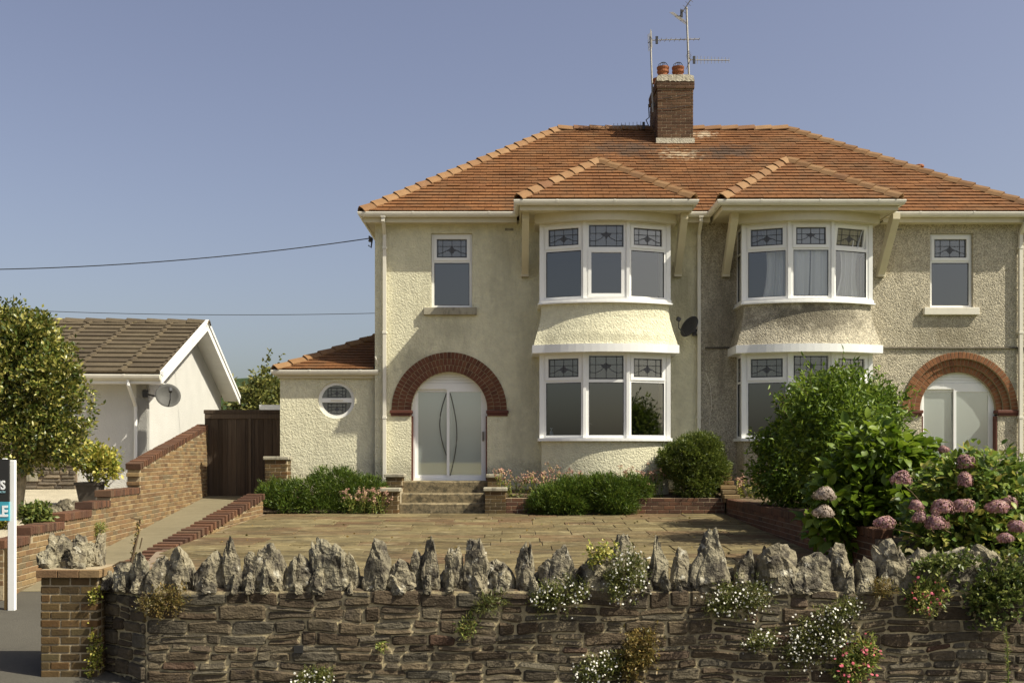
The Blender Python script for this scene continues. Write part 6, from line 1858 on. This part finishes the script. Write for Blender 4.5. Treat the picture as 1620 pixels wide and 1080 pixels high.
def hydrangea(label, base, ells, ncl, size, mat, seed, heads, petmat, group='hydrangea bushes'):
    t = thing('hydrangea', label, 'hydrangea', base, group); rng = rng_(seed)
    pts, dirs = crown(ells, ncl, 5, 0.055, rng, 0.5, 0.75, 0.1, 0.12)
    cam_d2 = np.linalg.norm(pts - np.array([0,0,EYE]), axis=1)
    E = np.array(ells)
    rel = np.min([np.linalg.norm((pts-e[:3])/e[3:], axis=1) + 0 for e in E], axis=0)
    front = np.argsort(cam_d2 - 0.25*np.minimum(rel,1.2))
    pick, rest = front[:290], front[290:]
    me = big_leaf_mesh(mat)
    for i in pick:
        d = Vector(dirs[i]).normalized(); up = Vector(rng.normal(0,0.35,3)) + Vector((0,-0.25,1))
        s = up.cross(d).normalized(); n = d.cross(s)
        L = size*rng.uniform(0.7,1.25)
        o = bpy.data.objects.new('leaf', me); p = pts[i]
        o.matrix_basis = Matrix(((d.x*L,s.x*L,n.x*L,p[0]),(d.y*L,s.y*L,n.y*L,p[1]),(d.z*L,s.z*L,n.z*L,p[2]),(0,0,0,1)))
        attach(o, t)
    # the remaining leaves: the same blade, joined
    prof = np.array([(v.co.x,v.co.y,v.co.z) for v in me.vertices]); F = []
    for p_ in me.polygons: F.append(list(p_.vertices))
    F = np.array(F)
    k = len(rest); d = unit(dirs[rest]); up = rng.normal(0,0.35,(k,3)) + np.array([0,-0.25,1])
    s = unit(np.cross(up, d)); n = np.cross(d, s); L = (size*rng.uniform(0.7,1.25,k))[:,None,None]
    V = pts[rest][:,None,:] + L*(prof[None,:,0:1]*d[:,None,:] + prof[None,:,1:2]*s[:,None,:] + prof[None,:,2:3]*n[:,None,:])
    T = (np.arange(k)[:,None,None]*len(prof) + F[None]).reshape(-1,4)
    o = np_obj('leaf_mass', V.reshape(-1,3), T, MT[mat], t, smooth=True); o['kind'] = 'stuff'
    tips = [tuple(h[0]) for h in heads] + [(e[0]+0.3*e[3], e[1], e[2]) for e in ells]
    stems(t, base, tips, 0.014, seed=seed)
    for (c, r, pm) in heads:
        dv = unit(rng.normal(size=(720,3))); dv[:,2] = np.where(dv[:,2] < -0.5, -dv[:,2], dv[:,2]); dv = unit(dv)
        ph = rng.uniform(0,6,3); lump = 1 + 0.10*np.sin(dv[:,0]*4+ph[0]) + 0.09*np.sin(dv[:,1]*5+ph[1]) + 0.10*np.sin(dv[:,2]*4.5+ph[2])
        sq = np.array([rng.uniform(0.9,1.12), 1.0, rng.uniform(0.74,0.98)])
        C = np.array(c) + dv*sq*r*(lump*rng.uniform(0.84,1.08,720))[:,None]
        a = unit(np.cross(dv, rng.normal(size=(720,3)))); b_ = np.cross(dv, a); q = r*0.115
        V = np.stack([C+a*q+dv*q*0.3, C+b_*q, C-a*q+dv*q*0.3, C-b_*q], 1).reshape(-1,3)
        T = np.arange(720)[:,None]*4 + np.array([[0,1,2,3]])
        np_obj('flower_head', V, T, MT[pm], t)
    return t
hd = lambda px, py, Y, r, pm='petal_pink': (tuple(P(px, py, Y)), r, pm)
hydrangea('lush green hydrangea with two faded cream flower heads overhanging the low wall', (4.55,12.9,0.22),
  [(4.5,12.9,0.78,0.64,0.55,0.56),(4.12,12.7,0.58,0.50,0.45,0.44),(4.86,12.8,0.86,0.45,0.45,0.50),(4.42,12.6,1.13,0.45,0.42,0.36),(3.92,12.6,0.30,0.36,0.36,0.34),(4.66,12.4,0.50,0.55,0.38,0.38)],
  760, 0.135, 'leaf_hyd', 71, [hd(1305,783,12.15,0.112,'petal_pale'),hd(1302,811,12.1,0.108,'petal_pale')], 'petal_pale')
hydrangea('hydrangea covered in pink flower heads at the right end of the front wall', (4.95,11.3,0.05),
  [(4.95,11.3,0.55,0.62,0.5,0.5),(4.6,11.1,0.3,0.45,0.4,0.36),(5.4,11.2,0.45,0.45,0.45,0.45),(5.05,11.1,0.85,0.42,0.4,0.3),(5.0,10.8,0.10,0.7,0.35,0.28),(5.5,10.9,0.15,0.4,0.4,0.3),(4.75,11.2,0.75,0.35,0.35,0.3)],
  1300, 0.088, 'leaf_hyd2', 72, [hd(1399,829,10.55,0.095),hd(1450,801,10.6,0.075),hd(1455,820,10.55,0.08),hd(1481,829,10.45,0.1),hd(1491,804,10.5,0.105),hd(1524,802,10.5,0.10),hd(1577,804,10.6,0.10),hd(1596,796,10.8,0.085),hd(1590,853,10.35,0.08),hd(1608,835,10.5,0.09),hd(1527,762,10.8,0.085),hd(1528,733,11.0,0.095),hd(1425,758,10.8,0.09),hd(1493,712,11.2,0.06)], 'petal_pink')

# plants rooted in the front wall
def wall_plant(name, label, px, py, rx, ry, seed, leafmat, n, L, W, petmat=None, nf=0, fsz=0.011, cat='wall plant', depth=0.14, Y=WY, group=None, per=8):
    Yp = Y-0.05; c = P(px, py, Yp); s = Yp/FPX
    a, b = rx*s, ry*s
    t = thing(name, label, cat, (c.x, Y, c.z-b*0.5), group); rng = rng_(seed)
    ells = [(c.x,Yp,c.z,a*0.8,depth,b*0.8),(c.x-a*0.4,Yp-0.02,c.z-b*0.3,a*0.5,depth*0.8,b*0.6),(c.x+a*0.45,Yp,c.z+b*0.15,a*0.5,depth*0.8,b*0.6)]
    pts, dirs = crown(ells, n, per, 0.018, rng, 0.15, 0.5, 0.2, 0.3)
    pts[:,1] = np.minimum(pts[:,1], Y+0.1)
    foliage('foliage', pts, dirs, L, W, MT[leafmat], t, rng)
    stems(t, (c.x, Y, c.z-b*0.2), [tuple(p) for p in pts[:: max(1, len(pts)//14)]], 0.004, seed=seed)
    if petmat:
        fp, _ = crown(ells, nf, 1, 0.02, rng, 0.75, 0.5, 0.2, 0.3); fp[:,1] -= 0.04
        V, T = flower_cloud(fp, fsz, rng, 6); np_obj('flowers', V, T, MT[petmat], t)['kind'] = 'stuff'
    return t
DG = 'fleabane clumps on the front wall'
for i, (px_, py_, rx, ry, n, nf, lab) in enumerate([
  (885,938,52,34,330,110,'white daisy clump hanging under the coping left of the tallest stone'),(990,908,42,52,330,120,'white daisy clump growing up through the coping stones at mid wall'),
  (1165,945,62,38,360,140,'white daisy clump below the tall pointed coping stone'),(1285,1010,60,55,480,260,'largest white daisy clump, right of centre on the wall face'),
  (1335,962,30,22,130,50,'little daisy tuft above the largest clump'),(1200,1010,30,20,130,45,'small daisy tuft left of the largest clump'),
  (950,1056,48,32,300,120,'white daisy clump at the bottom of the wall near its middle'),(497,1070,38,20,180,70,'white daisy clump at the bottom left of the wall')]):
    wall_plant('daisy_clump', lab, px_, py_, rx, ry, 80+i, 'leaf_daisy', n, 0.032, 0.009, 'petal_white', nf, 0.0095, group=DG)
wall_plant('red_valerian', 'pink-flowered valerian on the coping near the hydrangea', 1462, 938, 34, 38, 95, 'leaf_val', 150, 0.05, 0.018, 'petal_red', 46, 0.014)
wall_plant('red_valerian', 'crimson valerian low on the wall beside the largest daisy clump', 1352, 1040, 38, 48, 96, 'leaf_val', 190, 0.05, 0.018, 'petal_red', 70, 0.014)
wall_plant('creeper', 'olive and rusty creeper hanging mid wall below the daisies', 1008, 1030, 34, 52, 97, 'leaf_dry', 330, 0.032, 0.016)
wall_plant('creeper', 'dry brown creeper near the left end of the wall', 256, 950, 44, 34, 98, 'leaf_dry', 240, 0.026, 0.010)
wall_plant('weed_tuft', 'thin green weed sprouting below the coping at wall middle', 742, 990, 18, 20, 99, 'leaf_val', 40, 0.05, 0.010, cat='weed')
wall_plant('weed_tuft', 'grassy weed just under the coping left of the first daisies', 776, 952, 26, 18, 100, 'leaf_daisy', 70, 0.06, 0.008, cat='weed')
wall_plant('weed_tuft', 'tiny green sprig low in the wall left of middle', 604, 1020, 6, 8, 101, 'leaf_val', 14, 0.03, 0.014, cat='weed')
wall_plant('weed_tuft', 'yellow-green seedling between the coping stones at mid wall', 948, 872, 26, 26, 102, 'leaf_pot', 40, 0.04, 0.022, cat='weed')
wall_plant('weed_tuft', 'straw-coloured dead tuft on the coping by the grey blocks', 1395, 930, 18, 16, 103, 'leaf_dry', 70, 0.05, 0.008, cat='weed')
wall_plant('ivy', 'dark ivy trailing over the right end of the front wall', 1580, 930, 62, 72, 104, 'leaf_ivy', 380, 0.042, 0.032, depth=0.2, per=6)
wall_plant('ivy', 'shaded ivy between hydrangea and grey coping blocks', 1490, 890, 60, 22, 105, 'leaf_ivy', 120, 0.04, 0.03, depth=0.16, per=6)
wall_plant('ivy', 'narrow ivy strand climbing beside the brick pier', 149, 1035, 9, 60, 106, 'leaf_pot', 70, 0.03, 0.022, depth=0.06, Y=9.62)
wall_plant('ivy', 'small ivy strand under the cap of the brick pier', 152, 938, 7, 22, 107, 'leaf_pot', 30, 0.028, 0.02, depth=0.05, Y=9.62)
wall_plant('weed_tuft', 'green weed on the stepped brick wall above the pier', 152, 838, 16, 16, 108, 'leaf_val', 60, 0.05, 0.012, cat='weed', Y=15.8)
t = thing('dry_stalk', 'dead succulent stalk standing on the coping near the pier', 'dry plant', P(214,885,9.45))
rng = rng_(120); mb = MB()
mb.tube([P(208,888,9.45),P(213,868,9.45),P(219,845,9.45),P(221,824,9.45),P(220,819,9.45)],[0.012,0.012,0.009,0.008,0.004],5); mb.tube([P(212,872,9.45),P(214,850,9.45)],0.006,5); mb.tube([P(221,868,9.45),P(225,850,9.45)],0.006,5); mb.tube([P(221,822,9.45),P(206,818,9.45)],0.006,5)
mb.tube([P(208,888,9.45),P(190,888,9.45),P(178,895,9.45)],0.007,5)
mb.build('stalk', MT['twig'], t)
q = np.array([tuple(P(221-12*k+rng.normal(0,2), 820+62*k+rng.normal(0,2), 9.45)) for k in np.linspace(0,1,60)])
foliage('dead_leaves', q, rng.normal(size=q.shape), 0.035, 0.018, MT['leaf_dry'], t, rng)
t = thing('tall_weed', 'single upright feathery green stem at the right of the wall', 'weed', P(1594,1090,9.2))
MB().tube([P(1596,1100,9.2),P(1594,1040,9.2),P(1592,988,9.2)],[0.006,0.005,0.002],5).build('stem', MT['leaf_val'], t)
q = np.array([tuple(P(1596-4*k, 1100-110*k, 9.2)) for k in np.linspace(0,1,140)])
foliage('foliage', q, rng.normal(size=q.shape)+np.array([0,0,0.8]), 0.045, 0.008, MT['leaf_val'], t, rng)
# patch of lawn blades, tufts at slab joints and fallen leaves
rng = rng_(130)
n = 14000
gx = rng.uniform(5.3,12.5,n); gy = rng.uniform(12.7,19.8,n); gz_ = 0.262+(gy-12.6)*0.05/7.4
pts = np.stack([gx,gy,gz_],1); dirs = rng.normal(0,0.35,(n,3))+np.array([0,0,1])
V, T = leaf_geo(pts, dirs, 0.05, 0.008, rng)
o = np_obj('grass', V, T, MT['leaf_pot'], None); tag(o, 'short sunlit grass of the right-hand lawn', 'grass', kind='stuff')
n = 260
gx = rng.uniform(-4.6,3.9,n); gy = rng.uniform(10.2,20.0,n); pts = np.stack([gx,gy,-0.031*(20.1-gy)+0.016],1)
V, T = leaf_geo(pts, rng.normal(size=(n,3))*np.array([1,1,0.1]), 0.05, 0.03, rng)
o = np_obj('fallen_leaves', V, T, MT['leaf_dry'], None); tag(o, 'scattered dry leaves and bits on the forecourt paving', 'litter', kind='stuff')
